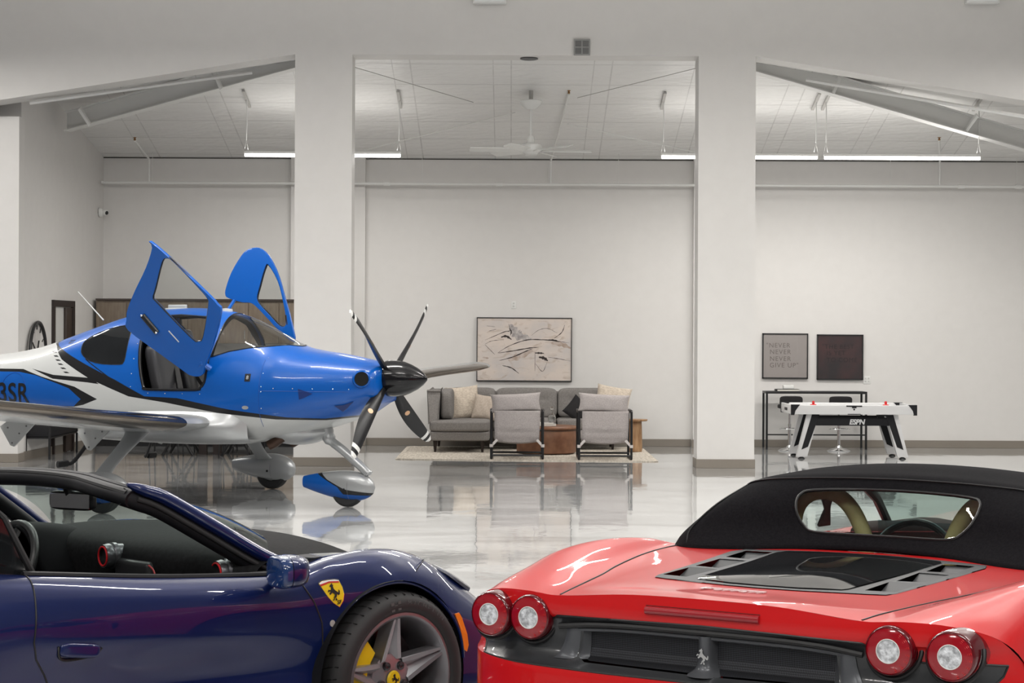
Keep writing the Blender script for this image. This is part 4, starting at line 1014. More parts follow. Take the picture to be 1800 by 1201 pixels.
# wings
def airfoil(n=18):
    pts = []
    for k in range(2 * n):
        a = PI * k / n; x = .5 * (1 + math.cos(a)); up = k < n
        yt = .6 * .145 * 2 * (.2969 * math.sqrt(x) - .126 * x - .3516 * x * x + .2843 * x ** 3 - .1015 * x ** 4) / .6 * .9
        yt = 5 * .14 * (.2969 * math.sqrt(x) - .126 * x - .3516 * x * x + .2843 * x ** 3 - .1036 * x ** 4)
        pts.append((x, yt if up else -yt * .75))
    return pts
AF = airfoil()
def wing(s):
    secs = []
    st = [(.42, .66, 1.5, .82, .0), (.75, .64, 1.48, .83, .0), (1.0, .60, 1.42, .84, 0), (2, .565, 1.3, .925, 0), (3, .53, 1.18, 1.02, 0), (4, .50, 1.06, 1.115, 0), (5, .47, .95, 1.21, 0), (6.5, .45, .88, 1.27, 0), (6.85, .38, .72, 1.295, 0), (7.02, .22, .42, 1.32, 0)]
    rows = []
    st2 = cat([Vector(x[:3]) for x in st], 4); zz = cat([Vector((x[3], 0, 0)) for x in st], 4)
    for v, z_ in zip(st2, zz):
        w_, le, ch = v; z = z_.x; rows.append([Vector((le - x * ch, -s * w_, z + y * ch * (1 if w_ < 6.6 else .8) - .045 * x * ch)) for x, y in AF])
    b = B(); V = gridmesh(b, rows, True); b.faces.new(V[-1]); b.faces.new(V[0])
    le = [f for f in b.faces if len(f.verts) == 4 and s * -f.calc_center_median().y > 1.02 and s * -f.calc_center_median().y < 6.7 ]
    b.verts.ensure_lookup_table(); idx = {}
    for i, row in enumerate(V):
        for j, v in enumerate(row): idx[v] = j
    n = 18
    le = [f for f in le if all(abs(idx[v] - n) <= 5 for v in f.verts)]
    lb = split(b, le)
    o = mk('wing', b, PSILV, plane, ang=50); mk('leading_edge', lb, POL, o)
    return o
WING = {1: wing(1), -1: wing(-1)}
# flap hinges, small fittings under the near wing
for s in (1, -1):
    for w_, ch, z in ((.64, 1.45, .735), (2.08, 1.29, .855), (3.6, 1.11, 1.0)):
        t0 = .56 - ch + .03
        b = B(); prism(b, [(t0 + .36, z + .03), (t0 + .02, z + .02), (t0 - .06, z - .03), (t0 + .06, z - .205), (t0 + .10, z - .215), (t0 + .13, z - .19)], -s * w_ - .008, -s * w_ + .008)
        bmesh.ops.recalc_face_normals(b, faces=b.faces)
        h = mk('flap_hinge', b, PWHITE, WING[s], smooth=False)
        b = B()
        for (a, c) in ((.08, -.18), (.16, -.09), (.24, -.02), (.03, -.04)): bmesh.ops.create_uvsphere(b, u_segments=8, v_segments=6, radius=.009, matrix=tr(t0 + a, -s * (w_ + .009), z + c))
        for i in range(0): pass
        mk('bolt', b, mat('bolt_grey', (.2, .2, .2), .4, 1), h)['kind'] = 'stuff'
    b = B(); tube(b, cat([(-.72, -s * .52, .80), (-.86, -s * .60, .55), (-.96, -s * .66, .40), (-1.0, -s * .70, .385), (-.99, -s * .86, .383)], 5), .02, 8, flat=.6); stp = mk('boarding_step', b, BLK, plane)
    b = B(); tube(b, [(-.98, -s * .72, .39), (-.99, -s * .88, .387)], .034, 8, flat=.5); mk('foot_pad', b, RUB, stp)
b = B(); tube(b, [(.2, -5.2, 1.36), (.2, -5.2, 1.36)], .002, 4); b.free()
# fairing where the near and far wing meet the belly
for s in (1, -1):
    b = B(); rows = []
    for i in range(15):
        u = i / 14; t = .98 - 1.95 * u; k = math.sin(PI * u ** .75) ** .7 if 0 < i < 14 else 0
        base = [(.30, .63), (.42, .64), (.50, .68), (.52, .78), (.54, .88), (.55, .95)]
        out = [(.34, .60), (.54, .615), (.68, .68), (.72, .80), (.64, .90), (.58, .97)]
        rows.append([Vector((t, -s * (a[0] + (c[0] - a[0]) * k), a[1] + (c[1] - a[1]) * k)) for a, c in zip(base, out)])
    net(b, rows, 2, 5); mk('wing_root_fairing', b, PSILV, plane, ang=60)
patch_ = None
# landing gear
def pant(L0, L1, zc, y, colors, name, parent, blue, h=.165, wdt=.115):
    b = B(); rows = []; N_ = 26
    for i in range(N_ + 1):
        u = i / N_; x = L0 + (L1 - L0) * u
        k = (math.sin(PI * min(1, (1 - u) * .5 / .42)) if False else 1)
        r = (1 - ((u - .66) / .34) ** 2) ** .5 if u > .66 else 1 - .62 * ((.66 - u) / .66) ** 1.6
        r = max(r, .02); zc_ = zc + .03 * (1 - u) * 1.2
        rows.append([Vector((x, y + wdt * r * math.cos(a), zc_ + h * r * math.copysign(abs(math.sin(a)) ** .9, math.sin(a)))) for a in [2 * PI * j / 28 for j in range(28)]])
    V = gridmesh(b, rows, True); b.faces.new(V[0]); b.faces.new(V[-1])
    if blue:
        P = [(L0 - .1, zc + .21), (L0 + .16, zc + .19 - .02), (L0 + .30, zc + .07), (L0 + .50, zc - .02), (L1 + .05, zc - .06), (L1 + .05, zc - .4), (L0 - .1, zc - .4)]
        P2 = [(L0 - .1, zc + .19), (L0 + .12, zc + .145), (L0 + .42, zc + .0), (L0 + .48, zc - .07), (L1 + .05, zc - .08), (L1 + .05, zc - .4), (L0 - .1, zc - .4)]
        for f in cutpoly(b, P, (0, 2)): f.material_index = 1
        for f in cutpoly(b, P2, (0, 2)): f.material_index = 2
    o = mk(name, b, [PSILV, PBLK, PBLUE], parent, ang=50)
    b = B(); lathe(b, [(0, 0), (.012, 0), (.012, .006), (0, .006)], 14, tr((L0 + L1) / 2 + .10, y - wdt - .0, zc - .02) @ rot('X', 90)); mk('axle_cap', b, BLK, o)
    b = B(); tube(b, [(L1 - (L1 - L0) * .33 + .0, y + wdt * 1.004 * math.cos(a), zc + .01 + h * 1.004 * math.sin(a)) for a in [2 * PI * j / 24 for j in range(24)]], .0018, 4, True); mk('panel_seam', b, mat('seam_grey', (.15, .15, .15), .5), o)
def wheel(x, y, rad, name, parent, wd=.055):
    b = B(); lathe(b, [(rad * .5, -wd), (rad * .85, -wd), (rad * .97, -wd * .7), (rad, 0), (rad * .97, wd * .7), (rad * .85, wd), (rad * .5, wd), (rad * .5, -wd)], 32, tr(x, y, rad) @ rot('X', 90)); o = mk(name, b, RUB, parent)
    b = B(); lathe(b, [(0, -wd * .6), (rad * .5, -wd * .6), (rad * .5, wd * .6), (0, wd * .6)], 20, tr(x, y, rad) @ rot('X', 90)); mk('hub', b, PSILV, o)
pant(1.33, 2.12, .20, 0, None, 'nose_wheel_fairing', plane, True, .15, .10); wheel(1.82, 0, .17, 'nose_wheel', plane, .05)
def strut(pts, wd, th, name, m=PSILV):
    b = B(); P_ = cat([Vector(p) for p in pts], 6); W_ = [x.x for x in cat([Vector((w_, 0, 0)) for w_ in wd], 6)]; rows = []
    for p, w_ in zip(P_, W_): rows.append([p + Vector((w_ * math.cos(a), th * math.sin(a), 0)) for a in [2 * PI * j / 16 for j in range(16)]])
    V = gridmesh(b, rows, True); b.faces.new(V[0]); b.faces.new(V[-1]); mk(name, b, m, plane, ang=60)
b = B(); tube(b, cat([(1.56, 0, .78), (1.62, 0, .66), (1.76, 0, .56), (1.90, 0, .455), (2.03, 0, .35), (2.05, 0, .325)], 5), [.075] * 3 + [.065] * 3 + [.045] * 17 + [.04] * 3, 14); mk('nose_strut', b, PSILV, plane)
for s in (1, -1):
    pant(-.44, .34, .225, -s * 1.6, None, 'main_wheel_fairing', plane, s > 0, .155, .12); wheel(.05, -s * 1.6, .185, 'main_wheel', plane, .065)
    strut([(.06, -s * .98, .84), (.04, -s * 1.04, .72), (0, -s * 1.25, .55), (-.02, -s * 1.45, .40), (.0, -s * 1.56, .30)], [.22, .13, .095, .09, .12], .03, 'main_strut')
# exhaust stacks, belly bump, antennas, roof fittings
for s in (1, -1):
    b = B(); tube(b, [(1.35, -s * .20, .78), (1.12, -s * .22, .63), (1.06, -s * .23, .60)], [.045, .05, .05], 16, cap=False); mk('exhaust_pipe', b, mat('exhaust_brown', (.06, .035, .025), .45, .6), plane)
b = B(); bmesh.ops.create_uvsphere(b, u_segments=24, v_segments=14, radius=1, matrix=tr(1.25, 0, .74) @ Matrix.Diagonal((.36, .3, .14, 1))); mk('exhaust_fairing', b, PSILV, plane)
b = B(); tube(b, [(-1.06, 0, 1.84), (-1.38, 0, 2.14)], [.008, .004], 6); mk('whip_antenna', b, PWHITE, plane)
b = B(); box(b, -.26, -.05, -.02, .02, 1.93, 2.0, .008); box(b, -.29, .0, -.03, .03, 1.93, 1.965, .008); mk('roof_antenna', b, PWHITE, plane)
b = B(); box(b, .02, .13, -.09, .09, 1.99, 2.0, .003); b.free()
b = B(); lathe(b, [(0, .0), (.07, 0), (.065, .03), (0, .04)], 20, tr(.42, .0, 1.925)); mk('roof_beacon', b, PWHITE, plane)
# tail
b = B(); rows = []
for z, le, ch, th in ((1.40, -4.1, 1.15, .07), (1.9, -4.45, .85, .05), (2.6, -4.85, .55, .03)): rows.append([Vector((le - x * ch, y * ch * .6, z)) for x, y in AF])
V = gridmesh(b, rows, True); b.faces.new(V[0]); b.faces.new(V[-1]); mk('tail_fin', b, PBLUE, plane, ang=50)
for s in (1, -1):
    b = B(); rows = [[Vector((le - x * ch, -s * w_, 1.38 + y * ch * .7)) for x, y in AF] for w_, le, ch in ((.05, -4.5, .8), (1.9, -4.7, .5))]
    V = gridmesh(b, rows, True); b.faces.new(V[0]); b.faces.new(V[-1]); mk('tailplane', b, PWHITE, plane, ang=50)
# open doors: outline in (t, z), offset r grows with height
def door(P, W_, side, f_r, name_handle=True):
    def V3(t, z, d=0): return Vector((t, -side * (f_r(z) + d), z))
    def curv(pts, n=3): return [(v.x, v.y) for v in cat([(a, c, 0) for a, c in pts], n, True)]
    P_ = curv(P); W2 = curv(W_)
    # panel with hole: bridge outline grid by cutting a sheet
    b = B(); xs = [p[0] for p in P_]; zs = [p[1] for p in P_]; G = []
    for i in range(41):
        t = min(xs) - .02 + (max(xs) - min(xs) + .04) * i / 40
        G.append([V3(t, min(zs) - .02 + (max(zs) - min(zs) + .04) * j / 40) for j in range(41)])
    gridmesh(b, G)
    inside = set(cutpoly(b, P_, (0, 2))); bmesh.ops.delete(b, geom=[f for f in b.faces if f not in inside], context='FACES')
    hole = cutpoly(b, W2, (0, 2)); g = split(b, hole)
    seal = B(); tube(seal, [V3(t, z, .005) for t, z in W2], .011, 6, True)
    d = mk('gull_wing_door', b, PBLUE, plane, ang=60); md = d.modifiers.new('s', 'SOLIDIFY'); md.thickness = .035; md.offset = 0
    mb = d.modifiers.new('b', 'BEVEL'); mb.width = .008; mb.segments = 2; mb.limit_method = 'ANGLE'
    o = mk('door_window', g, CANOPY, d)
    mk('window_seal', seal, PBLK, d)
    return d, V3
fn = lambda z: .66 + .36 * ((z - 1.28) / 1.33) ** 1.25 if z > 1.28 else .66
def nt(px, py, far=False):   # outline points measured on the side plane, converted on the door's own tilt
    return None
NP = [(.175, 2.60), (.20, 2.54), (.09, 2.35), (-.08, 2.13), (-.20, 1.95), (-.235, 1.84), (-.235, 1.74), (.08, 1.52), (.36, 1.335), (.43, 1.295), (.52, 1.285), (.575, 1.32), (.61, 1.41), (.76, 1.686), (.86, 1.93), (.83, 1.99), (.76, 2.07), (.42, 2.40), (.24, 2.56)]
NW = [(.345, 2.44), (.28, 2.40), (.15, 2.14), (.11, 2.06), (.15, 2.0), (.48, 1.66), (.56, 1.63), (.62, 1.67), (.73, 1.98), (.73, 2.05), (.66, 2.14), (.42, 2.40)]
door_n, V3 = door(NP, NW, 1, fn)
b = B(); tube(b, [V3(-.03, 1.88, .03), V3(.11, 1.71, .03)], .028, 10, flat=.6); h_ = mk('door_handle', b, PBLK, door_n)
b = B()
for q in ((-.03, 1.88), (.11, 1.71)): bmesh.ops.create_uvsphere(b, u_segments=10, v_segments=8, radius=.013, matrix=Matrix.Translation(V3(*q, .05)))
mk('lock', b, CHROME, h_)
b = B(); tube(b, [Vector((.62, -.62, 1.36)), V3(.56, 1.42, 0), V3(.50, 1.36, -.02)], .03, 8); mk('hinge', b, PBLUE, door_n)
b = B(); tube(b, [V3(.24, 1.73, .022), V3(.34, 1.62, .022)], .006, 6); mk('placard', b, PWHITE, door_n)
ff_ = lambda z: .62 + .14 * max(0, (z - 1.6)) ** 1.5
FP = [(.03, 2.08), (-.01, 2.12), (-.01, 2.19), (.03, 2.35), (.11, 2.51), (.17, 2.58), (.26, 2.61), (.36, 2.595), (.47, 2.50), (.60, 2.31), (.73, 2.03), (.80, 1.87), (.87, 1.62), (.66, 1.76), (.54, 1.86), (.38, 1.99), (.30, 2.03), (.2, 2.035)]
FW = [(.46, 2.43), (.42, 2.38), (.39, 2.2), (.375, 2.08), (.42, 2.01), (.55, 1.90), (.68, 1.79), (.755, 1.79), (.75, 1.88), (.69, 2.06), (.60, 2.26)]
FP = [(t + .05 * max(0, z - 1.7), z) for t, z in FP]; FW = [(t + .05 * max(0, z - 1.7), z) for t, z in FW]
door_f, V3f = door(FP, FW, -1, ff_)
b = B(); tube(b, [Vector((.12, .42, 1.86)), V3f(.12, 2.06, 0)], .018, 8); mk('gas_strut', b, PBLUE, door_f)
b = B(); tube(b, [V3f(.76, 2.0 - .1, .0), V3f(.78, 1.8, .0)], .02, 8); mk('door_handle', b, PBLK, door_f)

# ------------------------------------------------------------------ CARS
from mathutils.bvhtree import BVHTree
NAVY = mat('navy_paint', (.002, .010, .075), .35, .2, coat=1, spec=.3)
REDP = mat('red_paint', (.60, .006, .008), .4, coat=.75, spec=.2)
CARGL = thin_glass('car_glass', (.70, .80, .77), .6)
DGL = mat('dark_glass', (.008, .009, .01), .04, coat=1)
YEL = mat('caliper_yellow', (.75, .52, .01), .35, coat=.5)
RIMG = mat('rim_grey', (.26, .26, .275), .32, .75)
ALC = noisy(mat('dash_leather', (.008, .008, .009), .75, spec=.12), 60, (.007, .007, .0075), (.011, .011, .012), .1, bscale=200, dist=.002)
GREYP = mat('rear_panel_grey', (.035, .037, .04), .3, coat=.6)

def carnet(stations, cen, nu, nv, bm, fb=None):
    rows = []
    for f, pts in stations:
        full = [(r, z) for r, z in pts] + [(2 * cen - r, z) for r, z in pts[:-1]][::-1]
        rows.append([Vector((f + (fb(r - cen, f) if fb else 0), -r, z)) for r, z in full])
    V = net(bm, rows, nu, nv)
    for row in (V[0], V[-1]):
        try: bm.faces.new(row)
        except Exception: pass
    return V
def circ(cx, cz, r, n=40, rz=None): return [(cx + r * math.cos(2 * PI * k / n), cz + (rz or r) * math.sin(2 * PI * k / n)) for k in range(n)]
def wheel_arch(bm, cx, cz, r, ya, yb):
    fs = cutpoly(bm, circ(cx, cz, r), (0, 2), lambda c: ya < c.y < yb and c.z < .80)
    bmesh.ops.delete(bm, geom=fs, context='FACES')
def liner(parent, cx, cz, r, y0, y1):
    b = B(); G = [[Vector((cx + r * math.cos(a), y, cz + r * math.sin(a))) for a in [-.35 + (PI + .7) * k / 30 for k in range(31)]] for y in (y0, (y0 + y1) / 2, y1)]
    V = gridmesh(b, G); b.faces.new(V[-1]); mk('wheel_liner', b, DARK, parent)
def car_wheel(parent, cx, cz, y, s, R_=.345, rimr=.262, wd=.13, detail=True):
    """axis along y; s=-1 : outer face looks to -y (right side of the car)"""
    M = tr(cx, y, cz) @ rot('X', 90 if s < 0 else -90)      # local +z -> outward
    b = B(); lathe(b, [(rimr - .005, -wd * .9), (R_ - .03, -wd), (R_ - .004, -wd * .8), (R_, -wd * .4), (R_, wd * .4), (R_ - .004, wd * .72), (R_ - .022, wd * .93), (R_ - .05, wd), (rimr + .012, wd * .97), (rimr, wd * .86), (rimr - .005, -wd * .9)], 72, M)
    t = mk('wheel_tire', b, RUB, parent, ang=60)
    if not detail:
        b = B(); lathe(b, [(rimr, wd * .8), (rimr - .02, wd * .5), (.05, wd * .6), (0, wd * .6)], 40, M); mk('rim', b, RIMG, t); return t
    b = B()
    for k in range(46):   # tread grooves as raised dark ribs
        a = 2 * PI * k / 46; c, q = math.cos(a), math.sin(a)
        tube(b, [M @ Vector((c * (R_ - .012), q * (R_ - .012), wd * .86)), M @ Vector((math.cos(a + .02) * (R_ + .0005), math.sin(a + .02) * (R_ + .0005), wd * .55)), M @ Vector((math.cos(a + .07) * (R_ + .0008), math.sin(a + .07) * (R_ + .0008), wd * .1))], .0022, 4)
    mk('tread_grooves', b, mat('groove_black', (.002, .002, .002), .9), t)
    b = B()
    for i, ch in enumerate('MICHELIN'):
        a = R(84 - i * 5.2); tb = textmesh(ch, .030, .0006); xf(tb, M @ rot('Z', math.degrees(a) - 90) @ tr(0, R_ - .052, wd * .985)); me = bpy.data.meshes.new('t'); tb.to_mesh(me); tb.free(); b.from_mesh(me); bpy.data.meshes.remove(me)
    mk('lettering', b, mat('tire_print', (.075, .075, .075), .6), t, smooth=False)
    b = B()
    for i in range(3):
        for j in range(3):
            if (i + j) % 2 == 0:
                a = R(101 - i * 3.4); tb = B(); box(tb, -.008, .008, -.006, .006, 0, .0006); xf(tb, M @ rot('Z', math.degrees(a) - 90) @ tr(0, R_ - .048 + .012 * (1 - j), wd * .985)); me = bpy.data.meshes.new('t'); tb.to_mesh(me); tb.free(); b.from_mesh(me); bpy.data.meshes.remove(me)
    mk('check_pattern', b, mat('tire_print', (.075, .075, .075), .6), t, smooth=False)['kind'] = 'stuff'
    b = B(); lathe(b, [(rimr, wd * .84), (rimr + .003, wd * .9), (rimr - .008, wd * .92), (rimr - .02, wd * .84), (rimr - .03, wd * .2), (rimr - .05, -wd * .7), (rimr - .03, -wd * .75), (rimr, wd * .7)], 72, M); lathe(b, [(0, -wd * .75), (rimr - .03, -wd * .75)], 40, M)
    rim = mk('rim', b, RIMG, t, ang=50)
    P5 = [94 + 72 * k for k in range(5)]
    for a in P5:
        b = B(); A = R(a); N_ = 8; G = []
        inn = [Vector((math.cos(R(a + q * 36)), math.sin(R(a + q * 36)), 0)) * .09 for q in (1, -1)]
        tip_ = [Vector((math.cos(A + q * .055), math.sin(A + q * .055), 0)) * (rimr - .008) for q in (1, -1)]
        for i in range(N_ + 1):
            u = (i / N_) ** .8; L_ = inn[0] + (tip_[0] - inn[0]) * u; Rr = inn[1] + (tip_[1] - inn[1]) * u; dz_ = wd * (.50 + .36 * u)
            row = []
            for q, dzq in ((0, -.55), (0, -.02), (.03, 0), (.5 - .5 * (1 - .0) * .64 * (1 - u * .6), -.0 - .01), (.5, -.18 * (1 - u) - .10), (.5 + .5 * .64 * (1 - u * .6), -.01), (.97, 0), (1, -.02), (1, -.55)):
                row.append(M @ (L_ + (Rr - L_) * q + Vector((0, 0, dz_ + dzq * wd))))
            G.append(row)
        V = gridmesh(b, G)
        mk('spoke', b, mat('rim_face', (.36, .36, .38), .32, .7), rim, ang=25)
    b = B(); lathe(b, [(.102, wd * .1), (.098, wd * .40), (.085, wd * .44), (.05, wd * .50), (.04, wd * .50), (0, wd * .5)], 40, M); mk('hub', b, mat('rim_face', (.36, .36, .38), .32, .7), rim)
    for k in range(5):
        a = R(90 + 72 * k + 14 + 36 - 18); b = B(); lathe(b, [(.017, wd * .45), (.016, wd * .56), (.010, wd * .58), (0, wd * .54)], 14, M @ tr(.062 * math.cos(a), .062 * math.sin(a), 0)); mk('lug_bolt', b, mat('bolt_dark', (.07, .07, .075), .3, .8), rim)
    b = B(); lathe(b, [(0, wd * .60), (.03, wd * .59), (.034, wd * .54)], 28, M); cp = mk('centre_cap', b, YEL, rim)
    hb = horse(.046); xf(hb, M @ rot('Z', 0) @ tr(0, 0, wd * .605)); mk('emblem', hb, BLK, cp, smooth=False)
    b = B(); lathe(b, [(.06, -.02), (.19, -.02), (.19, -.045), (.06, -.045)], 48, M); lathe(b, [(0, .0), (.10, 0), (.10, -.03)], 32, M); mk('brake_disc', b, mat('disc_dark', (.05, .05, .052), .4, .6), t)
    b = B(); G = []
    for i in range(15):
        a = R(126 + 86 * i / 14); c, q = math.cos(a), math.sin(a); rr = .012 * math.sin(PI * i / 14) ** .5
        G.append([M @ Vector((c * r_, q * r_, z)) for r_, z in ((.12, -.03), (.12, .035 + rr), (.135, .05 + rr), (.20, .045 + rr), (.222, .02), (.222, -.04))])
    V = gridmesh(b, G, True); b.faces.new(V[0]); b.faces.new(V[-1]); mk('brake_caliper', b, YEL, t, ang=40)
    return t
def horse(h):
    """small rearing horse emblem as a flat outline of height h, in the local xy plane"""
    P = [(.10, -.50), (.22, -.50), (.20, -.42), (.14, -.34), (.22, -.24), (.24, -.12), (.34, -.22), (.44, -.16), (.46, .02), (.40, .10), (.38, .0), (.36, -.08), (.28, -.02), (.14, .08), (.06, .18),
         (.04, .30), (.08, .40), (.02, .38), (0, .50), (-.06, .44), (-.16, .38), (-.20, .30), (-.14, .28), (-.10, .30), (-.12, .18), (-.16, .10), (-.30, .14), (-.36, .06), (-.32, -.02), (-.28, .06), (-.16, .02), (-.28, -.06), (-.24, -.16), (-.18, -.12), (-.08, -.04), (.04, -.10), (.10, -.20), (.0, -.30), (-.02, -.42), (-.12, -.46), (-.04, -.50), (.04, -.44), (.06, -.32), (.12, -.36)]
    b = B(); prism(b, [(x * h, y * h) for x, y in P], 0, .0008, axes='xy'); return b

# ---- navy car, seen from behind on its right side
navy = thing('sports_car', 'dark blue open top sports car with yellow shield badge, at lower left', 'car', (-.451, 7.44, 0), R(46))
ST = [(-3.6, [(-.30, .30), (-.16, .40), (-.12, .55), (-.14, .70), (-.22, .82), (-.35, .86), (-.5, .87), (-.7, .87), (-.96, .87)]),
      (-3.2, [(-.05, .25), (0, .35), (.01, .55), (0, .72), (-.06, .86), (-.2, .92), (-.4, .92), (-.65, .93), (-.96, .94)]),
      (-2.65, [(-.02, .15), (.02, .3), (.03, .55), (.02, .75), (-.04, .91), (-.18, .96), (-.38, .95), (-.62, .96), (-.96, .97)]),
      (-2.0, [(-.05, .13), (0, .3), (.01, .5), (0, .72), (-.05, .88), (-.14, .925), (-.35, .93), (-.6, .94), (-.96, .95)]),
      (-1.6, [(-.09, .13), (-.02, .28), (-.05, .48), (-.0, .68), (-.02, .81), (-.08, .885), (-.2, .89), (-.5, .89), (-.96, .89)]),
      (-1.0, [(-.10, .13), (-.03, .27), (-.08, .45), (-.02, .62), (-.025, .75), (-.075, .822), (-.16, .83), (-.5, .84), (-.96, .84)]),
      (-.5, [(-.10, .13), (-.04, .26), (-.07, .42), (-.035, .59), (-.035, .70), (-.08, .785), (-.2, .82), (-.5, .85), (-.96, .87)]),
      (-.22, [(-.05, .13), (-.01, .26), (-.02, .42), (-.015, .58), (-.03, .73), (-.10, .838), (-.30, .82), (-.55, .825), (-.96, .85)]),
      (0, [(-.0, .13), (.01, .26), (.015, .42), (.015, .60), (-.02, .76), (-.12, .855), (-.32, .80), (-.6, .79), (-.96, .81)]),
      (.2, [(-.0, .13), (.01, .26), (.015, .42), (.01, .58), (-.035, .73), (-.14, .822), (-.34, .775), (-.6, .76), (-.96, .78)]),
      (.4, [(-.03, .13), (-.0, .26), (-.0, .4), (-.005, .54), (-.07, .66), (-.17, .735), (-.35, .715), (-.6, .70), (-.96, .72)]),
      (.65, [(-.08, .13), (-.05, .25), (-.055, .37), (-.08, .48), (-.15, .56), (-.25, .605), (-.4, .62), (-.65, .63), (-.96, .65)]),
      (.88, [(-.2, .13), (-.18, .24), (-.2, .34), (-.24, .40), (-.3, .45), (-.4, .48), (-.52, .49), (-.7, .51), (-.96, .53)]),
      (1.08, [(-.6, .15), (-.56, .22), (-.56, .28), (-.58, .32), (-.62, .35), (-.68, .37), (-.75, .38), (-.85, .385), (-.96, .39)])]
bm = B(); carnet(ST, -.96, 8, 5, bm)
bvh = BVHTree.FromBMesh(bm)
def navy_r(f, z):
    h = bvh.ray_cast(Vector((f, -1.0, z)), Vector((0, 1, 0))); return h[0].y if h[0] else 0
for cx in (0.0, -2.65):
    wheel_arch(bm, cx, .36, .372, -.2, .24); wheel_arch(bm, cx, .36, .372, 1.68, 2.2)
OP = [(-1.62, .125), (-1.0, .115), (-.52, .135), (-.42, .19), (-.25, .36), (-.10, .62), (-.03, .96)]
OPEN = OP + [(x, 1.92 - y) for x, y in OP[:-1]][::-1]
gone = cutpoly(bm, OPEN, (0, 1), lambda c: c.z > .6); bmesh.ops.delete(bm, geom=gone, context='FACES')
CW = [(-.06, .96), (-.13, .62), (-.28, .36), (-.45, .19), (-.40, .155), (-.30, .15), (-.12, .20), (.02, .30), (.10, .48), (.15, .70), (.17, .96)]
for f in cutpoly(bm, CW + [(x, 1.92 - y) for x, y in CW[:-1]][::-1], (0, 1), lambda c: c.z > .6): f.material_index = 1
RD = [(-1.62, .24), (-2.2, .34), (-3.2, .45), (-3.2, 1.47), (-2.2, 1.58), (-1.62, 1.68)]
for f in cutpoly(bm, RD, (0, 1), lambda c: c.z > .6): f.material_index = 1
DP = [(-1.582, .96), (-1.585, .88), (-1.60, .77), (-1.612, .68), (-1.595, .62), (-1.55, .56), (-1.47, .42), (-1.38, .25), (-1.33, .19), (-.48, .19), (-.40, .32), (-.355, .44), (-.34, .52), (-.35, .61), (-.385, .69), (-.43, .765), (-.475, .82), (-.50, .96)]
df = cutpoly(bm, DP, (0, 2), lambda c: -.2 < c.y < .16)
for f in df: f.material_index = 0
db = split(bm, df); sm = seams(db, .0035)
mk('body', bm, [NAVY, DARK], navy, ang=50)
door_ = mk('door', db, NAVY, navy, ang=50); mk('door_gap', sm, BLK, door_)
b = B(); cushion(b, .16, .03, .05, tr(-1.43, navy_r(-1.43, .63) - .002, .632) @ rot('Y', 8), 8, 4); h = mk('door_handle', b, NAVY, door_, ang=60)
b = B(); tube(b, cat([(-1.515, navy_r(-1.5, .65) - .001, .655), (-1.50, navy_r(-1.5, .62) - .001, .61), (-1.43, navy_r(-1.43, .6) - .003, .602), (-1.36, navy_r(-1.36, .61) - .001, .61), (-1.34, navy_r(-1.34, .63) - .001, .632)], 5), .005, 6); mk('recess_shadow', b, BLK, h)
b = B(); tube(b, [(x, .108, lerp1([-1.6, -1.0, -.5], [.888, .826, .792], x) + .006) for x in [-1.59 + i * .06 for i in range(19)]], .012, 8); mk('belt_seal', b, DARK, door_)
for cx in (0.0, -2.65):
    liner(navy, cx, .36, .38, -.0, .42); liner(navy, cx, .36, .38, 1.92, 1.5)
car_wheel(navy, .02, .350, .10, -1)
car_wheel(navy, -2.65, .350, .10, -1, detail=False); car_wheel(navy, .02, .35, 1.82, 1, detail=False); car_wheel(navy, -2.65, .35, 1.82, 1, detail=False)
b = B(); box(b, -3.3, .9, .12, 1.8, .14, .20); mk('underbody', b, DARK, navy, smooth=False)
# windshield frame
PIL = [(-1.015, .34, 1.150), (-.945, .325, 1.124), (-.86, .305, 1.089), (-.67, .25, .972), (-.50, .20, .865), (-.36, .165, .80), (-.26, .16, .79)]
for m_ in (1, -1):
    mir = lambda p: (p[0], p[1] if m_ > 0 else 1.92 - p[1], p[2])
    b = B(); tube(b, cat([mir(p) for p in PIL], 6), [.006, .010, .014, .017, .019, .021, .022, .023, .024, .025] + [.026] * 21 + [.03] * 6, 12, flat=1.15); mk('windshield_pillar', b, NAVY, navy, ang=60)
    b = B(); tube(b, cat([mir((p[0] - .005, p[1] + .028, p[2] - .045)) for p in PIL], 6), .034, 10); mk('pillar_trim', b, DARK, navy, ang=60)
    b = B(); tube(b, cat([mir((p[0] - .035, p[1] + .0, p[2] - .028)) for p in PIL[1:-1]], 6), .011, 8); mk('pillar_seal', b, RUB, navy, ang=60)
HD = [(-.985, .345, 1.095), (-1.01, .43, 1.112), (-.985, .58, 1.122), (-.94, .76, 1.128), (-.925, .96, 1.130)]
HDF = HD + [(x, 1.92 - y, z) for x, y, z in HD[:-1]][::-1]
b = B(); tube(b, cat(HDF, 6), .033, 12, flat=1.5); hd = mk('windshield_header', b, DARK, navy, ang=60)
b = B(); tube(b, cat([(x - .03, y, z + .022) for x, y, z in HDF], 6), .012, 8); mk('header_seal', b, RUB, hd)
b = B(); tube(b, cat([(x + .03, y, z + .018) for x, y, z in HDF], 6), .02, 8); mk('header_cap', b, DARK, hd)
b = B(); box(b, -.006, .006, -.045, .045, -.007, .007, .003); xf(b, tr(-1.015, .60, 1.132) @ rot('Z', -15) @ rot('Y', -50)); mk('roof_latch', b, mat('latch_silver', (.2, .2, .19), .4, 1), hd)
BA = [(-.40, .19, .81), (-.25, .36, .835), (-.11, .62, .85), (-.04, .96, .86)]
BAF = BA + [(x, 1.92 - y, z) for x, y, z in BA[:-1]][::-1]
TOPC = cat(HDF[1:-1], 4); BOTC = cat(BAF, 4); G = []
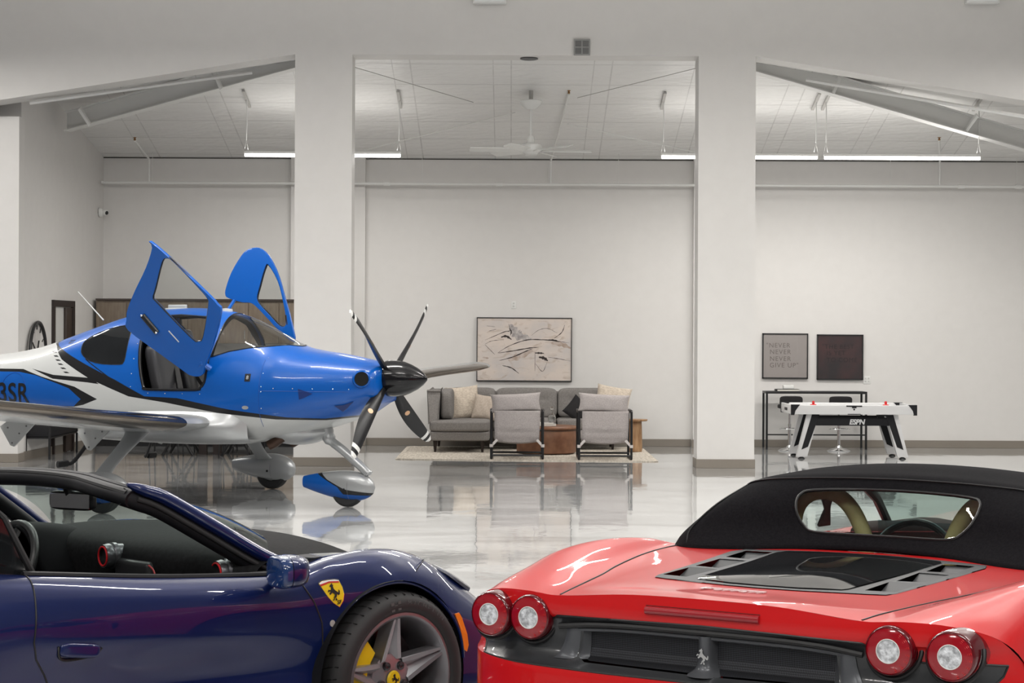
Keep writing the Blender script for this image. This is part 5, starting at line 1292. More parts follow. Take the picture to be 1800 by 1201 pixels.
for a, c in zip(TOPC, BOTC): G.append([a + (c - a) * (k / 10) + Vector((.06, 0, .035)) * math.sin(PI * k / 10) for k in range(11)])
b = B(); gridmesh(b, G); o = mk('windshield_glass', b, CARGL, navy)
# interior mirror
b = B(); cushion(b, .03, .22, .075, tr(-.86, .93, 1.045) @ rot('Z', 18), 8, 5); im = mk('interior_mirror', b, BLK, navy, ang=60)
b = B(); box(b, -.002, .002, -.095, .095, -.028, .028); xf(b, tr(-.877, .925, 1.045) @ rot('Z', 18)); mk('mirror_glass', b, mat('mirror_silver', (.8, .8, .8), .02, 1), im)
b = B(); tube(b, [(-.86, .94, 1.05), (-.88, .95, 1.12)], .02, 8); mk('stalk', b, BLK, im)
# cabin
b = B(); DROW = [[(-.06, .855), (-.20, .865), (-.42, .87), (-.60, .855), (-.68, .80), (-.66, .70), (-.60, .50)]]
rows = []
for y, k, dz in ((.17, .78, -.05), (.35, .9, -.02), (.6, 1, 0), (.96, 1.0, 0), (1.3, 1, .0), (1.57, .9, -.02), (1.75, .78, -.05)):
    rows.append([Vector((x * k - .03, y, z + dz + (.035 if i_ < 5 else 0))) for i_, (x, z) in enumerate(DROW[0])])
net(b, rows, 5, 4); mk('dashboard', b, ALC, navy, ang=60)
b = B(); rows = []
for x, wd_, hh in ((-.45, .26, .86), (-.62, .25, .905), (-.78, .22, .925), (-.86, .20, .915)):
    rows.append([Vector((x + .04 * (1 if abs(u) > .9 else 0), 1.36 + wd_ * u, .70 + (hh - .70) * max(0, 1 - abs(u) ** 2.6))) for u in [-1 + .2 * k for k in range(11)]])
net(b, rows, 3, 2); o = mk('instrument_hood', b, mat('hood_black', (.003, .003, .004), .7, spec=.12), navy, ang=60); md = o.modifiers.new('s', 'SOLIDIFY'); md.thickness = .012
b = B(); lathe(b, [(0, 0), (.085, 0), (.095, -.02), (.10, -.05), (.09, -.05)], 28, tr(-.64, 1.36, .80) @ rot('Y', 90)); mk('gauge', b, BLK, o)
cx, cy, cz = -.90, 1.345, .76
M = tr(cx, cy, cz) @ rot('Y', -68)
b = B(); tube(b, [M @ Vector((.175 * math.cos(a), .18 * math.sin(a), 0)) for a in [2 * PI * k / 48 for k in range(48)]], .017, 12, True); sw = mk('steering_wheel', b, mat('wheel_leather', (.02, .02, .021), .35), navy)
b = B()
for a in (0, 180, 270): tube(b, [M @ Vector((0, 0, .02)), M @ Vector((.17 * math.cos(R(a + 90)), .17 * math.sin(R(a + 90)), 0))], .016, 8, flat=1.4)
lathe(b, [(0, .03), (.055, .03), (.06, .0)], 24, M); mk('spokes', b, BLK, sw)
b = B(); tube(b, [M @ Vector((0, 0, .02)), M @ Vector((0, 0, .3))], .04, 12); mk('steering_column', b, BLK, sw)
b = B(); tube(b, cat([(-.34, .30, .865), (-.25, .55, .895), (-.22, .85, .905), (-.22, 1.1, .905)], 5), .007, 6); mk('defroster_slot', b, BLK, navy)
for (x, y, z, yaw) in ((-.765, .86, .825, -8), (-.63, .31, .797, -8), (-.86, 1.60, .845, -8)):
    M2 = tr(x, y, z) @ rot('Z', yaw) @ rot('Y', -90)
    b = B(); lathe(b, [(.034, .0), (.045, .002), (.05, -.02), (.046, -.03), (.052, -.035), (.052, -.05), (.046, -.055), (.044, -.12), (.05, -.2)], 32, M2); v_ = mk('air_vent', b, mat('vent_metal', (.12, .12, .13), .3, .7), navy)
    b = B(); tube(b, [M2 @ Vector((.037 * math.cos(a), .037 * math.sin(a), .003)) for a in [2 * PI * k / 32 for k in range(32)]], .004, 6, True); mk('red_ring', b, mat('ring_red', (.5, .015, .02), .3), v_)
    b = B(); lathe(b, [(0, -.01), (.034, -.01), (.034, 0)], 28, M2); mk('nozzle', b, BLK, v_)
b = B(); box(b, -.74, -.62, .60, .83, .58, .82, .02); cs = mk('centre_stack', b, BLK, navy)
b = B()
for i in range(3):
    lathe(b, [(0, -.01), (.014, -.008), (.016, .012)], 14, tr(-.742, .64 + .06 * i, .72) @ rot('Y', 90))
mk('knobs', b, CHROME, cs)['kind'] = 'stuff'
b = B(); tube(b, cat([(-.70, .70, .815), (-.745, .56, .80), (-.77, .50, .76), (-.755, .48, .66)], 6), .0035, 6); mk('red_stitching', b, mat('stitch_red', (.3, .01, .015), .6), navy)
b = B(); box(b, -.70, -.60, .2, .56, .55, .77, .03); mk('glove_box', b, ALC, navy)
for y in (.50, 1.42):
    b = B(); cushion(b, .55, .5, .18, tr(-1.25, y, .36), 8, 5); st_ = mk('seat_cushion', b, ALC, navy, ang=60)
    b = B(); cushion(b, .16, .5, .52, tr(-1.60, y, .58) @ rot('Y', -18), 8, 5); mk('seat_back', b, ALC, st_, ang=60)
b = B(); box(b, -1.75, -.1, .12, 1.8, .20, .24); box(b, -1.78, -1.66, .16, 1.76, .24, .86, .02); mk('cabin_floor', b, DARK, navy)
b = B(); tube(b, [(-1.5, .16, .80), (-.5, .17, .76)], .03, 8); b.free()
# quarter panel glass behind the door opening
b = B(); prism(b, [(-1.555, .885), (-1.655, 1.08), (-1.69, 1.10), (-1.9, 1.06), (-2.3, .95), (-1.9, .90)], .13, .145); qg = mk('quarter_window', b, DGL, navy, smooth=False)
b = B(); tube(b, [(-1.53, .135, .88), (-1.645, .137, 1.085), (-1.67, .137, 1.108), (-1.9, .137, 1.07), (-2.3, .137, .96)], .012, 8, flat=1.2); mk('frame', b, RUB, qg)
b = B(); rows = [[Vector((x, .15 + .02, z1 - .02)), Vector((x, .2, z1)), Vector((x, .45, z1 - .01)), Vector((x, .62, z1 - .10))] for x, z1 in ((-1.68, 1.10), (-1.9, 1.065), (-2.3, .99), (-2.9, .95))]
net(b, rows, 3, 3); o = mk('buttress', b, NAVY, navy); md = o.modifiers.new('s', 'SOLIDIFY'); md.thickness = .02
# door mirror
def mirsec(x, k, yo=0, zo=0, kz=None):
    return [Vector((x + (.02 * math.cos(a)), -.075 + yo + .085 * k * math.copysign(abs(math.cos(a)) ** .7, math.cos(a)), .835 + zo + .060 * (kz or k) * math.copysign(abs(math.sin(a)) ** .7, math.sin(a)))) for a in [2 * PI * j / 32 for j in range(32)]]
b = B(); V = gridmesh(b, [mirsec(-.618, .97), mirsec(-.60, 1.0), mirsec(-.57, .97), mirsec(-.54, .86, .004), mirsec(-.515, .66, .010), mirsec(-.50, .40, .016), mirsec(-.495, .1, .018)], True); b.faces.new(V[0]); b.faces.new(V[-1]); dm = mk('door_mirror', b, NAVY, navy, ang=60)
b = B(); V = gridmesh(b, [mirsec(-.662, .80), mirsec(-.658, .92), mirsec(-.645, .99), mirsec(-.624, 1.0)], True); b.faces.new(V[0]); b.faces.new(V[-1]); mk('mirror_shell', b, mat('mirror_blue', (.01, .035, .13), .15, coat=1), dm, ang=60)
b = B(); V = gridmesh(b, [mirsec(-.626, .94), mirsec(-.616, .94)], True); mk('shell_gap', b, BLK, dm, ang=60)
b = B(); tube(b, [(-.56, .02, .80), (-.50, .12, .79)], .022, 10); mk('stalk', b, BLK, dm)
# shield badge
def on_navy(f, z, off=.003): return Vector((f, navy_r(f, z) - off, z))
SH = [(-.350, .756), (-.335, .764), (-.305, .766), (-.275, .766), (-.258, .762), (-.247, .735), (-.244, .71), (-.252, .685), (-.270, .664), (-.295, .680), (-.318, .704), (-.336, .732)]
def decal(pts, off, m, name, parent):
    b = B(); c = Vector((sum(p[0] for p in pts) / len(pts), 0, sum(p[1] for p in pts) / len(pts))); cc = b.verts.new(on_navy(c.x, c.z, off)); vs = [b.verts.new(on_navy(x, z, off)) for x, z in pts]; bk = [b.verts.new(on_navy(x, z, -.001)) for x, z in pts]
    n = len(vs)
    for i in range(n): b.faces.new((cc, vs[i], vs[(i + 1) % n])); b.faces.new((vs[i], vs[(i + 1) % n], bk[(i + 1) % n], bk[i]))
    return mk(name, b, m, parent, smooth=False)
sc_ = (-.298, .716); big = [(sc_[0] + (x - sc_[0]) * 1.06, sc_[1] + (z - sc_[1]) * 1.06) for x, z in SH]
sb = decal(big, .0025, CHROME, 'shield_badge', navy)
decal(SH, .004, YEL, 'shield_field', sb)
decal([(-.347, .752), (-.334, .760), (-.305, .762), (-.275, .762), (-.259, .758), (-.259, .753), (-.275, .757), (-.305, .757), (-.334, .754), (-.345, .746)], .005, mat('stripe_red', (.5, .02, .02), .4), 'red_stripe', sb)
decal([(-.349, .757), (-.334, .764), (-.305, .766), (-.275, .766), (-.258, .762), (-.258, .759), (-.275, .763), (-.305, .763), (-.334, .761), (-.347, .753)], .0055, WHITE, 'white_stripe', sb)
hb = horse(.066); bmesh.ops.triangulate(hb, faces=hb.faces)
for v in hb.verts: v.co = on_navy(-.294 + v.co.x * 1.0, .722 + v.co.y, .0055 + v.co.z)
mk('horse_emblem', hb, BLK, sb, smooth=False)
bt = textmesh('SF', .022, .0003, bold=.0004, shear=.2)
for v in bt.verts: v.co = on_navy(-.272 + v.co.x, .674 + v.co.y, .0055 + v.co.z)
mk('lettering', bt, BLK, sb, smooth=False)
decal([(-.302 + .011 * math.cos(a), .603 + .013 * math.sin(a)) for a in [2 * PI * k / 20 for k in range(20)]], .003, mat('marker_lens', (.4, .38, .36), .15, coat=1), 'side_repeater', navy)
decal([(.322, .578), (.350, .580), (.362, .560), (.388, .49), (.398, .445), (.388, .42), (.370, .43), (.360, .47), (.340, .53)], .006, mat('marker_orange', (.75, .19, .01), .3, coat=.6), 'side_marker', navy)
b = B(); tube(b, [on_navy(.372 * math.cos(a), .36 + .372 * math.sin(a), .0) for a in [.1 + (PI - .35) * k / 30 for k in range(31)]], .006, 8); mk('arch_lip', b, NAVY, navy)
b = B(); tube(b, cat([on_navy(.135, .725, -.001), on_navy(.15, .76, -.001), (.20, .05, .80), (.26, .12, .79)], 5), .002, 6); mk('panel_gap', b, BLK, navy)
# headlight on the fender front
b = B(); net(b, [[(.36, .12, .752), (.42, .10, .715), (.50, .11, .672)], [(.38, .18, .757), (.47, .17, .712), (.60, .19, .64)], [(.42, .24, .745), (.52, .24, .69), (.66, .26, .61)]], 4, 4); mk('headlight', b, DGL, navy)
b = B(); 
for s_ in (0, 1): tube(b, [(-.1 - .05 * s_, .35 + .05 * s_, .85), (-.02, .9 + .3 * s_, .835)], .007, 6)
mk('wiper', b, BLK, navy)

# ---- red car, seen from behind
red = thing('convertible', 'red mid engine convertible with black soft top and round tail lamps, at lower right', 'car', (.574, 5.707, 0), R(58.9))
def fbk(y, f): return .28 * (min(abs(y), .95) / .95) ** 7 * max(0, 1 - f / .8)
RS = [(0, [(0, .912), (.25, .908), (.50, .887), (.62, .893), (.75, .885), (.86, .845), (.915, .76), (.93, .6), (.905, .40), (.85, .22)]),
      (.12, [(0, .910), (.25, .908), (.52, .893), (.64, .905), (.77, .905), (.875, .86), (.925, .76), (.94, .6), (.92, .40), (.86, .21)]),
      (.3, [(0, .90), (.28, .90), (.55, .897), (.68, .925), (.80, .925), (.895, .87), (.945, .75), (.95, .58), (.94, .38), (.88, .2)]),
      (.6, [(0, .90), (.35, .90), (.62, .902), (.74, .942), (.84, .952), (.92, .89), (.96, .75), (.965, .55), (.95, .35), (.88, .17)]),
      (.95, [(0, .905), (.35, .902), (.68, .908), (.78, .945), (.85, .957), (.93, .90), (.962, .75), (.965, .55), (.95, .33), (.88, .16)]),
      (1.3, [(0, .912), (.38, .908), (.74, .905), (.81, .925), (.86, .927), (.93, .87), (.955, .73), (.95, .5), (.94, .3), (.87, .15)]),
      (1.6, [(0, .90), (.4, .90), (.76, .885), (.82, .882), (.87, .87), (.92, .83), (.94, .72), (.93, .5), (.93, .3), (.86, .15)]),
      (2.3, [(0, .82), (.4, .82), (.74, .83), (.80, .83), (.86, .82), (.90, .79), (.925, .68), (.92, .5), (.93, .3), (.86, .14)]),
      (3.0, [(0, .86), (.4, .84), (.7, .82), (.78, .82), (.85, .80), (.89, .76), (.91, .66), (.90, .48), (.92, .3), (.86, .14)]),
      (3.55, [(0, .75), (.4, .73), (.65, .75), (.76, .78), (.83, .77), (.90, .70), (.93, .6), (.94, .45), (.92, .3), (.86, .15)]),
      (4.1, [(0, .57), (.4, .57), (.6, .58), (.7, .57), (.76, .54), (.82, .50), (.85, .45), (.85, .38), (.84, .28), (.78, .18)]),
      (4.42, [(0, .38), (.3, .38), (.42, .375), (.48, .37), (.52, .36), (.55, .34), (.56, .31), (.56, .28), (.54, .24), (.5, .18)])]
def rnet(bm):
    rows = []
    for f, pts in RS:
        full = [(-r, z) for r, z in pts[::-1]] + [(r, z) for r, z in pts[1:]]
        rows.append([Vector((f + fbk(r, f), -r, z)) for r, z in full])
    return net(bm, rows, 8, 5)
bm = B(); V = rnet(bm)
bm.faces.new(V[-1])
rb = BVHTree.FromBMesh(bm)
def red_z(f, r):
    h = rb.ray_cast(Vector((f, -r, 2)), Vector((0, 0, -1))); return h[0].z if h[0] else .9
for cx in (.95, 3.55):
    for ya, yb_ in ((-1.1, -.70), (.70, 1.1)): wheel_arch(bm, cx, .35, .375, ya, yb_)
# engine cover opening
EC = [(.41, 0), (.42, .15), (.455, .34), (.475, .40), (.53, .415), (.9, .445), (1.25, .475), (1.33, .455), (1.36, .30), (1.385, .12), (1.39, 0)]
ECF = [(x, -y) for x, y in EC] + [(x, y) for x, y in EC[1:-1]][::-1]
fs = cutpoly(bm, ECF, (0, 1), lambda c: c.z > .6); ecb = split(bm, fs)
# panel seam between haunch and engine lid
for s in (1, -1):
    pass
# cabin opening (under the soft top)
CO = [(1.62, .62), (2.9, .66), (2.9, -.66), (1.62, -.62)]
bmesh.ops.delete(bm, geom=cutpoly(bm, CO, (0, 1), lambda c: c.z > .6), context='FACES')
mk('body', bm, REDP, red, ang=50)
b = B()
for s in (1, -1):
    pts = [(.012, .497), (.12, .515), (.30, .552), (.45, .585), (.62, .63), (.85, .675), (1.05, .71), (1.3, .745), (1.5, .765)]
    c = cat([(f, r, 0) for f, r in pts], 5); b = B()
    tube(b, [Vector((p.x + fbk(p.y, p.x), -s * p.y, red_z(p.x + fbk(p.y, p.x), s * p.y) + .0)) for p in c], .0032, 6); mk('lid_gap', b, BLK, red)
# engine cover: dark frame, glass, louvres
GLP = [(.45, 0), (.455, .12), (.49, .25), (.52, .262), (.9, .285), (1.28, .31), (1.33, .29), (1.345, .12), (1.35, 0)]
GLF = [(x, -y) for x, y in GLP] + [(x, y) for x, y in GLP[1:-1]][::-1]
g = split(ecb, cutpoly(ecb, GLF, (0, 1)))
frm = mat('cover_frame_grey', (.035, .037, .04), .5, spec=.35)
for s in (1, -1):
    for k, (x0, x1) in enumerate(((.53, .76), (.80, 1.03), (1.07, 1.28))):
        P = [(x0, -s * (.295 + .03 * x0)), (x0 + .015, -s * (.385 + .035 * x0)), (x1, -s * (.385 + .035 * x1)), (x1, -s * (.285 + .03 * x1))]
        q = cutpoly(ecb, P, (0, 1)); v = split(ecb, q)
        for vv in v.verts: vv.co.z -= .03
        lo = mk('louvre_recess', v, mat('louvre_black', (.012, .012, .013), .6, spec=.3), red, smooth=False)
        b = B(); ya, yb_ = -s * (.29 + .03 * x0), -s * (.40 + .035 * x1)
        z_ = red_z(x1, .36) ; z_ = .905
        vs = [(x1 + .004, -s * (.285 + .03 * x1), z_), (x1 + .004, -s * (.385 + .035 * x1), z_), (x1 - .09, -s * (.385 + .035 * x1), z_ - .028), (x1 - .09, -s * (.285 + .03 * x1), z_ - .028)]
        f_ = [b.verts.new(p) for p in vs]; b.faces.new(f_); f2 = [b.verts.new((p[0], p[1], p[2] - .01)) for p in vs]; b.faces.new(f2[::-1])
        for i in range(4): b.faces.new((f_[i], f_[(i + 1) % 4], f2[(i + 1) % 4], f2[i]))
        mk('louvre_fin', b, frm, lo, smooth=False)
sm = seams(g, .004)
for v in ecb.verts: v.co.z += .003
mk('engine_cover_frame', ecb, frm, red)
for v in g.verts: v.co.z += .004 + .020 * max(0, 1 - (v.co.y / .3) ** 2) * max(0, math.sin(PI * min(1, max(0, (v.co.x - .44) / .92)))) ** .6
eg = mk('engine_glass', g, mat('engine_glass_dark', (.018, .021, .023), .02, coat=1, spec=.8), red, ang=60); mk('glass_seal', sm, BLK, eg)
# rear face
ZP = [.25, .34, .5, .64, .672, .676, .70, .79, .818, .824, .86, .90]
FP_ = [.10, .02, -.045, -.05, -.045, -.03, .012, .022, .012, .0, -.004, .0]
def faceF(r, z): return lerp1(ZP, FP_, z) * (1 - .6 * (abs(r) / .93) ** 4) + .28 * (min(abs(r), .95) / .95) ** 7
s0 = RS[0][1]
def topz(r): return lerp1([p[0] for p in s0[:7]], [p[1] for p in s0[:7]], abs(r))
bm = B(); G = []; NR = 120
for i in range(NR + 1):
    r = -.925 + 1.85 * i / NR; zt = topz(r) if abs(r) < .915 else .74
    zs = [.22 + .02 * k for k in range(19)] + [.595, .62, .645, .664, .672, .676, .684, .70, .725, .75, .775, .80, .81, .818, .824, .83, .845, .86, .875, .89]
    zs = [z for z in zs]; row = []
    for z in zs:
        zz = z if z < .70 else .70 + (z - .70) * (zt - .70) / (.912 - .70) * (.912 - .70) / (.89 - .70) if True else z
        zz = min(zz if z >= .70 else z, zt) if z < .89 else zt
        row.append(Vector((faceF(r, zz), -r, zz)))
    G.append(row)
gridmesh(bm, G)
GP = [(-.875, .77), (-.865, .74), (-.81, .674), (-.3, .668), (.3, .668), (.81, .674), (.865, .74), (.875, .77), (.835, .775), (.67, .778), (.55, .80), (.50, .824), (0, .832), (-.50, .824), (-.55, .80), (-.67, .778), (-.835, .775)]
gp = cutpoly(bm, GP, (1, 2)); gpb = split(bm, gp); sm = seams(gpb, .0035)
bmp = mk('rear_bumper', bm, REDP, red, ang=40)
GR = [(-.415, .795), (-.43, .70), (-.40, .688), (0, .684), (.40, .688), (.43, .70), (.415, .795), (.2, .80), (0, .803), (-.2, .80)]
gm = cutpoly(gpb, GR, (1, 2)); gmb = split(gpb, gm)
for v in gmb.verts: v.co.x += .03
pnl = mk('rear_panel', gpb, GREYP, red, ang=40); mk('panel_gap', sm, BLK, pnl)
MESH = mat('rear_mesh', (.02, .021, .025), .5, .3)
nt, N, L, p = nodes(MESH)
tc = N.new('ShaderNodeTexCoord'); mp = N.new('ShaderNodeMapping'); mp.inputs['Rotation'].default_value = (R(45), 0, 0); L.new(tc.outputs['Object'], mp.inputs[0])
ck = N.new('ShaderNodeTexChecker'); ck.inputs['Scale'].default_value = 260; ck.inputs['Color1'].default_value = (.004, .004, .005, 1); ck.inputs['Color2'].default_value = (.045, .048, .058, 1); L.new(mp.outputs[0], ck.inputs['Vector']); L.new(ck.outputs[0], p.inputs['Base Color'])
mk('rear_grille', gmb, MESH, pnl, smooth=False)
b = B(); tube(b, cat([(faceF(r, .81) - .004, -r, .810 - .02 * (abs(r) / .5) ** 4) for r in [-.50 + .1 * k for k in range(11)]], 3), .010, 8); mk('upper_lip', b, BLK, pnl)
b = B(); tube(b, cat([(faceF(r, .80) + .006, -r, .796 - .012 * (abs(r) / .45) ** 4) for r in [-.44 + .11 * k for k in range(9)]], 3), .010, 8); mk('lip_highlight', b, mat('lip_grey', (.10, .105, .115), .3, .4), pnl)
for s in (1, -1):
    b = B(); rows = [[Vector((faceF(r, z) - .002 + d, -s * r, z)) for r, d in ((.475 - (.79 - z) * .0 + q, -.002), (.455 + q, -.006), (.43 + q * .3, .0), (.405, .03))] for z, q in ((.79, 0), (.76, .004), (.73, .014), (.70, .03), (.692, .04))]
    net(b, rows, 3, 4); mk('grille_cheek', b, mat('cheek_grey', (.10, .105, .115), .3, .3), pnl)
b = B(); rows = []
for z, w_ in ((.80, .028), (.76, .026), (.72, .030), (.70, .038), (.682, .055)): rows.append([Vector((faceF(0, z) + .03 - .05 * math.sqrt(max(0, 1 - u * u)), -u * w_, z)) for u in [-1 + .2 * k for k in range(11)]])
net(b, rows, 3, 1); cp_ = mk('centre_pillar', b, mat('cheek_grey', (.10, .105, .115), .3, .3), pnl)
hb = horse(.048); xf(hb, tr(faceF(0, .735) - .024, 0, .742) @ rot('Z', -90) @ WALLBASE); mk('horse_emblem', hb, CHROME, cp_, smooth=False)
b = B()
for x0, x1 in ((-.14, -.06), (.18, .28)): box(b, faceF(0, .7) + .05, faceF(0, .7) + .10, -x1, -x0, .69, .712)
b.free()
# third brake light
b = B(); tube(b, [(faceF(r, .866) - .001, -r, .866) for r in [-.187 + .0374 * k for k in range(11)]], .0125, 12); tl = mk('third_brake_light', b, mat('brake_lens', (.30, .008, .015), .2, coat=1), red)
b = B(); tube(b, [(faceF(.15, .866) + .003 , .19 * math.copysign(1, -math.cos(a)) - .0145 * math.cos(a) * -1 * 1.0, .866 + .0145 * math.sin(a)) for a in [2 * PI * (k + .5) / 32 for k in range(32)]], .002, 6, True); mk('lens_gap', b, BLK, tl)
# script on the lid
def lid_text():
    b = textmesh('errari', .034, .0016, 'LEFT', shear=.25, bold=.0006, space=1.25)
    xs = [v.co.x for v in b.verts]; w_ = max(xs)
    for v in b.verts: v.co.x += .026
    box(b, .0, .006, 0, .034, -.0016, .0016); box(b, .004, .026 + w_ * 1.0, .030, .036, -.0016, .0016); box(b, .0, .02, .014, .019, -.0016, .0016)
    sc = .215 / (w_ + .03)
    for v in b.verts:
        x, y, z = v.co; r = -.135 + x * sc; f = .262 + y * 1.35; v.co = Vector((f, -r, red_z(f, r) + .0045 + z))
    mk('lid_script', b, mat('script_silver', (.7, .62, .62), .4, .6), red, smooth=False)
lid_text()
# tail lamps
LR = mat('lamp_red', (.32, .004, .012), .12, coat=1); LRD = mat('lamp_red_dark', (.10, .002, .006), .15, coat=1); LW = noisy(mat('lamp_clear', (.6, .62, .65), .1, coat=1), 60, (.35, .36, .38), (.85, .88, .92), .3, bscale=90)
for s in (-1, 1):
    for r in ((.598, .742) if s < 0 else (.585, .765)):
        x0 = .026 if r > .7 else faceF(r, .80); z0 = .811
        yaw = s * (-8 if r < .7 else -16)
        M = tr(x0, -s * r, z0) @ rot('Z', -yaw * 0) @ rot('Y', -90)
        b = B(); lathe(b, [(.072, -.10), (.072, .030), (.069, .037), (.066, .039)], 40, M); lm = mk('tail_lamp', b, LRD, red, ang=50)
        b = B(); lathe(b, [(.067, .036), (.055, .041), (.034, .043), (.034, .034)], 40, M); mk('lens_ring', b, LR, lm, ang=50)
        b = B(); lathe(b, [(0, .044), (.02, .0435), (.034, .041)], 32, M); mk('lens_centre', b, LW, lm)
        b = B(); tube(b, [M @ Vector((.034 * math.cos(a), .034 * math.sin(a), .043)) for a in [2 * PI * k / 32 for k in range(32)]], .0016, 6, True); mk('centre_rim', b, WHITE, lm)
        b = B()
        for ty in range(7):
            for tz in range(5):
                a_ = R(200 + 20 * ty); rr = .042 + .005 * tz; tube(b, [M @ Vector((rr * math.cos(a_), rr * math.sin(a_), .0405)), M @ Vector((rr * math.cos(a_ + .1), rr * math.sin(a_ + .1), .0405))], .0012, 4)
        mk('lens_facets', b, mat('facet_red', (.6, .03, .03), .2), lm)['kind'] = 'stuff'
        b = B(); tube(b, [M @ Vector((.081 * math.cos(a), .081 * math.sin(a), -.012 - .026 * math.cos(a))) for a in [R(75) + R(210) * k / 30 for k in range(31)]], .007, 8); mk('lamp_surround', b, BLK, lm)
for cx in (.95, 3.55):
    liner(red, cx, .35, .38, .92, .55); liner(red, cx, .35, .38, -.92, -.55)
    for s in (-1, 1): car_wheel(red, cx, .345, s * .82, s, R_=.34, rimr=.245, wd=.12, detail=False)
b = B(); box(b, .50, 4.1, -.76, .76, .15, .21); mk('underbody', b, DARK, red, smooth=False)
b = B(); box(b, 1.45, 1.50, -.6, .6, .3, .88); box(b, 1.5, 2.9, -.66, .66, .2, .25); mk('cabin_floor', b, DARK, red, smooth=False)
# soft top
CLOTH = noisy(mat('soft_top_cloth', (.006, .006, .007), .95, spec=.1), 120, (.005, .0048, .006), (.009, .0085, .010), .25, bscale=500, dist=.002)
def sym(row): return [Vector((f, -r, z)) for r, f, z in row] + [Vector((f, r, z)) for r, f, z in row[:-1]][::-1]
rowsT = [
 [(.80, 1.42, .885), (.77, 1.36, .893), (.70, 1.31, .905), (.62, 1.30, .906), (.48, 1.34, .908), (.25, 1.45, .915), (0, 1.50, .918)],
 [(.81, 1.62, .885), (.77, 1.44, .935), (.705, 1.375, .965), (.62, 1.39, .975), (.48, 1.44, .98), (.25, 1.53, .985), (0, 1.56, .985)],
 [(.81, 1.85, .88), (.74, 1.60, .99), (.655, 1.50, 1.05), (.57, 1.50, 1.065), (.44, 1.53, 1.07), (.24, 1.60, 1.075), (0, 1.62, 1.075)],
 [(.81, 2.05, .87), (.70, 1.80, 1.05), (.60, 1.68, 1.12), (.52, 1.66, 1.143), (.40, 1.67, 1.153), (.22, 1.69, 1.16), (0, 1.70, 1.163)],
 [(.81, 2.15, .87), (.69, 1.93, 1.07), (.585, 1.80, 1.138), (.50, 1.78, 1.158), (.39, 1.78, 1.172), (.21, 1.79, 1.184), (0, 1.80, 1.189)],
 [(.81, 2.35, .86), (.68, 2.2, 1.07), (.58, 2.1, 1.135), (.49, 2.05, 1.162), (.38, 2.03, 1.182), (.2, 2.02, 1.200), (0, 2.02, 1.206)],
 [(.82, 2.8, .85), (.69, 2.6, 1.02), (.58, 2.5, 1.10), (.49, 2.48, 1.125), (.38, 2.47, 1.145), (.2, 2.47, 1.160), (0, 2.47, 1.165)],
 [(.83, 3.1, .84), (.70, 2.80, .98), (.58, 2.74, 1.06), (.49, 2.74, 1.085), (.38, 2.74, 1.105), (.2, 2.74, 1.118), (0, 2.74, 1.122)]]
bm = B(); net(bm, [sym(r) for r in rowsT], 5, 5)
WP_ = [(v.x, v.y) for v in cat([(-.30, 1.118, 0), (-.1, 1.126, 0), (.1, 1.126, 0), (.30, 1.118, 0), (.345, 1.105, 0), (.352, 1.075, 0), (.335, 1.03, 0), (.30, .99, 0), (.255, .970, 0), (.1, .966, 0), (-.1, .966, 0), (-.255, .970, 0), (-.30, .99, 0), (-.335, 1.03, 0), (-.352, 1.075, 0), (-.345, 1.105, 0)], 3, True)]
gw = cutpoly(bm, WP_, (1, 2), lambda c: c.x < 1.78); gwb = split(bm, gw); sm = seams(gwb, .005)
sd = cutpoly(bm, [(1.95, .86), (2.0, .93), (2.3, 1.05), (2.6, 1.03), (2.85, .93), (2.95, .84), (2.9, .82), (1.9, .82)], (0, 2), lambda c: abs(c.y) > .5); bmesh.ops.delete(bm, geom=sd, context='FACES')
top = mk('soft_top', bm, CLOTH, red, ang=60); md = top.modifiers.new('s', 'SOLIDIFY'); md.thickness = .012
rwg = mk('rear_window', gwb, CARGL, top); mk('window_stitching', sm, BLK, rwg)
b = B(); tube(b, cat(sym([(r, f - .003, z + .003) for r, f, z in [(.74, 1.61, .995), (.65, 1.51, 1.055), (.595, 1.69, 1.125)][:0] + rowsT[3][1:]]), 6), .0035, 6); mk('cloth_seam', b, BLK, top)
for s in (1, -1):
    b = B(); tube(b, cat([(f, -s * r, z + .003) for r, f, z in [(.695, 1.325, .915), (.70, 1.375, .968), (.652, 1.497, 1.052), (.60, 1.672, 1.118)]], 6), .0035, 6); mk('cloth_seam', b, BLK, top)
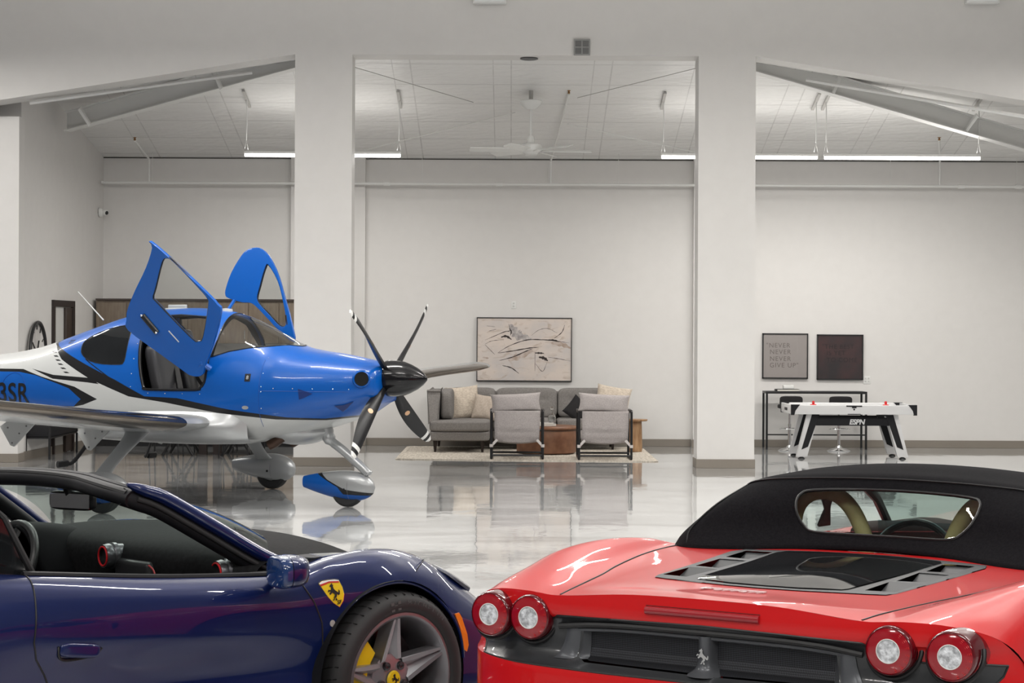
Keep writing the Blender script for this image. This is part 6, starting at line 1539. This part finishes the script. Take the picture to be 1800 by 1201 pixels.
# windscreen and its frame beyond the cabin
b = B(); rows = []
for k in range(6):
    u = k / 5; rows.append([Vector((2.76 + .70 * u + .10 * u * (1 - abs(q)) - .04 * q * q, -q * (.52 + .14 * u), 1.10 - .26 * u - .03 * q * q + .02 * math.sin(PI * u))) for q in [-1 + .2 * j for j in range(11)]])
gridmesh(b, rows); wsn = mk('windshield', b, CARGL, red)
for s in (1, -1):
    b = B(); tube(b, [(2.72, -s * .53, 1.07), (3.1, -s * .60, .97), (3.45, -s * .67, .82)], .022, 8); mk('windshield_pillar', b, DARK, red)
b = B(); tube(b, cat([(2.73, -r, 1.095 - .04 * (r / .53) ** 2) for r in [-.53 + .106 * k for k in range(11)]], 2), .022, 8); mk('windshield_header', b, DARK, red)
b = B(); rows = []
for x, z in ((3.4, .84), (3.15, .855), (2.98, .85), (2.92, .80), (2.9, .62)): rows.append([Vector((x, y, z + (.035 * math.exp(-((y - .36) / .16) ** 2) if x < 3.2 else 0))) for y in [-.66 + .066 * k for k in range(21)]])
net(b, rows, 4, 1); mk('dashboard', b, mat('dash_red_dark', (.03, .012, .012), .8, spec=.2), red)
M = tr(2.72, .30, .745) @ rot('Y', -66)
b = B(); tube(b, [M @ Vector((.17 * math.cos(a), .175 * math.sin(a), 0)) for a in [2 * PI * k / 40 for k in range(40)]], .016, 10, True); sw = mk('steering_wheel', b, BLK, red)
b = B()
for a in (0, 180, 90): tube(b, [M @ Vector((0, 0, .01)), M @ Vector((.16 * math.sin(R(a)) * -1 if a == 90 else 0, .165 * math.cos(R(a)), 0))], .018, 8)
mk('spokes', b, BLK, sw)
TAN = noisy(mat('tan_leather', (.75, .55, .25), .5), 30, (.75, .56, .26), (.82, .62, .30), .05)
for s in (1, -1):
    b = B(); tube(b, cat([(1.815, -s * r, z) for r, z in ((.15, .72), (.16, .86), (.178, .945), (.222, 1.03), (.275, 1.08), (.335, 1.097), (.40, 1.083), (.45, 1.03), (.47, .93), (.48, .80))], 5), .031, 14); mk('roll_hoop', b, TAN, red, ang=60)
    b = B(); cushion(b, .16, .44, .60, tr(2.0, -s * .36, .55) @ rot('Y', -14), 8, 5); st_ = mk('seat_back', b, mat('seat_dark', (.03, .028, .027), .6), red, ang=60)
    b = B(); cushion(b, .5, .46, .16, tr(2.3, -s * .36, .36), 8, 5); mk('seat_cushion', b, MATS['seat_dark'], st_, ang=60)
b = B(); box(b, 1.90, 1.905, -.15, .15, .80, .99); mk('wind_deflector', b, thin_glass('deflector_glass', (.72, .82, .84)), red, smooth=False)
b = B(); cushion(b, .03, .20, .06, tr(2.88, 0, 1.03), 8, 5); mk('interior_mirror', b, BLK, red, ang=60)
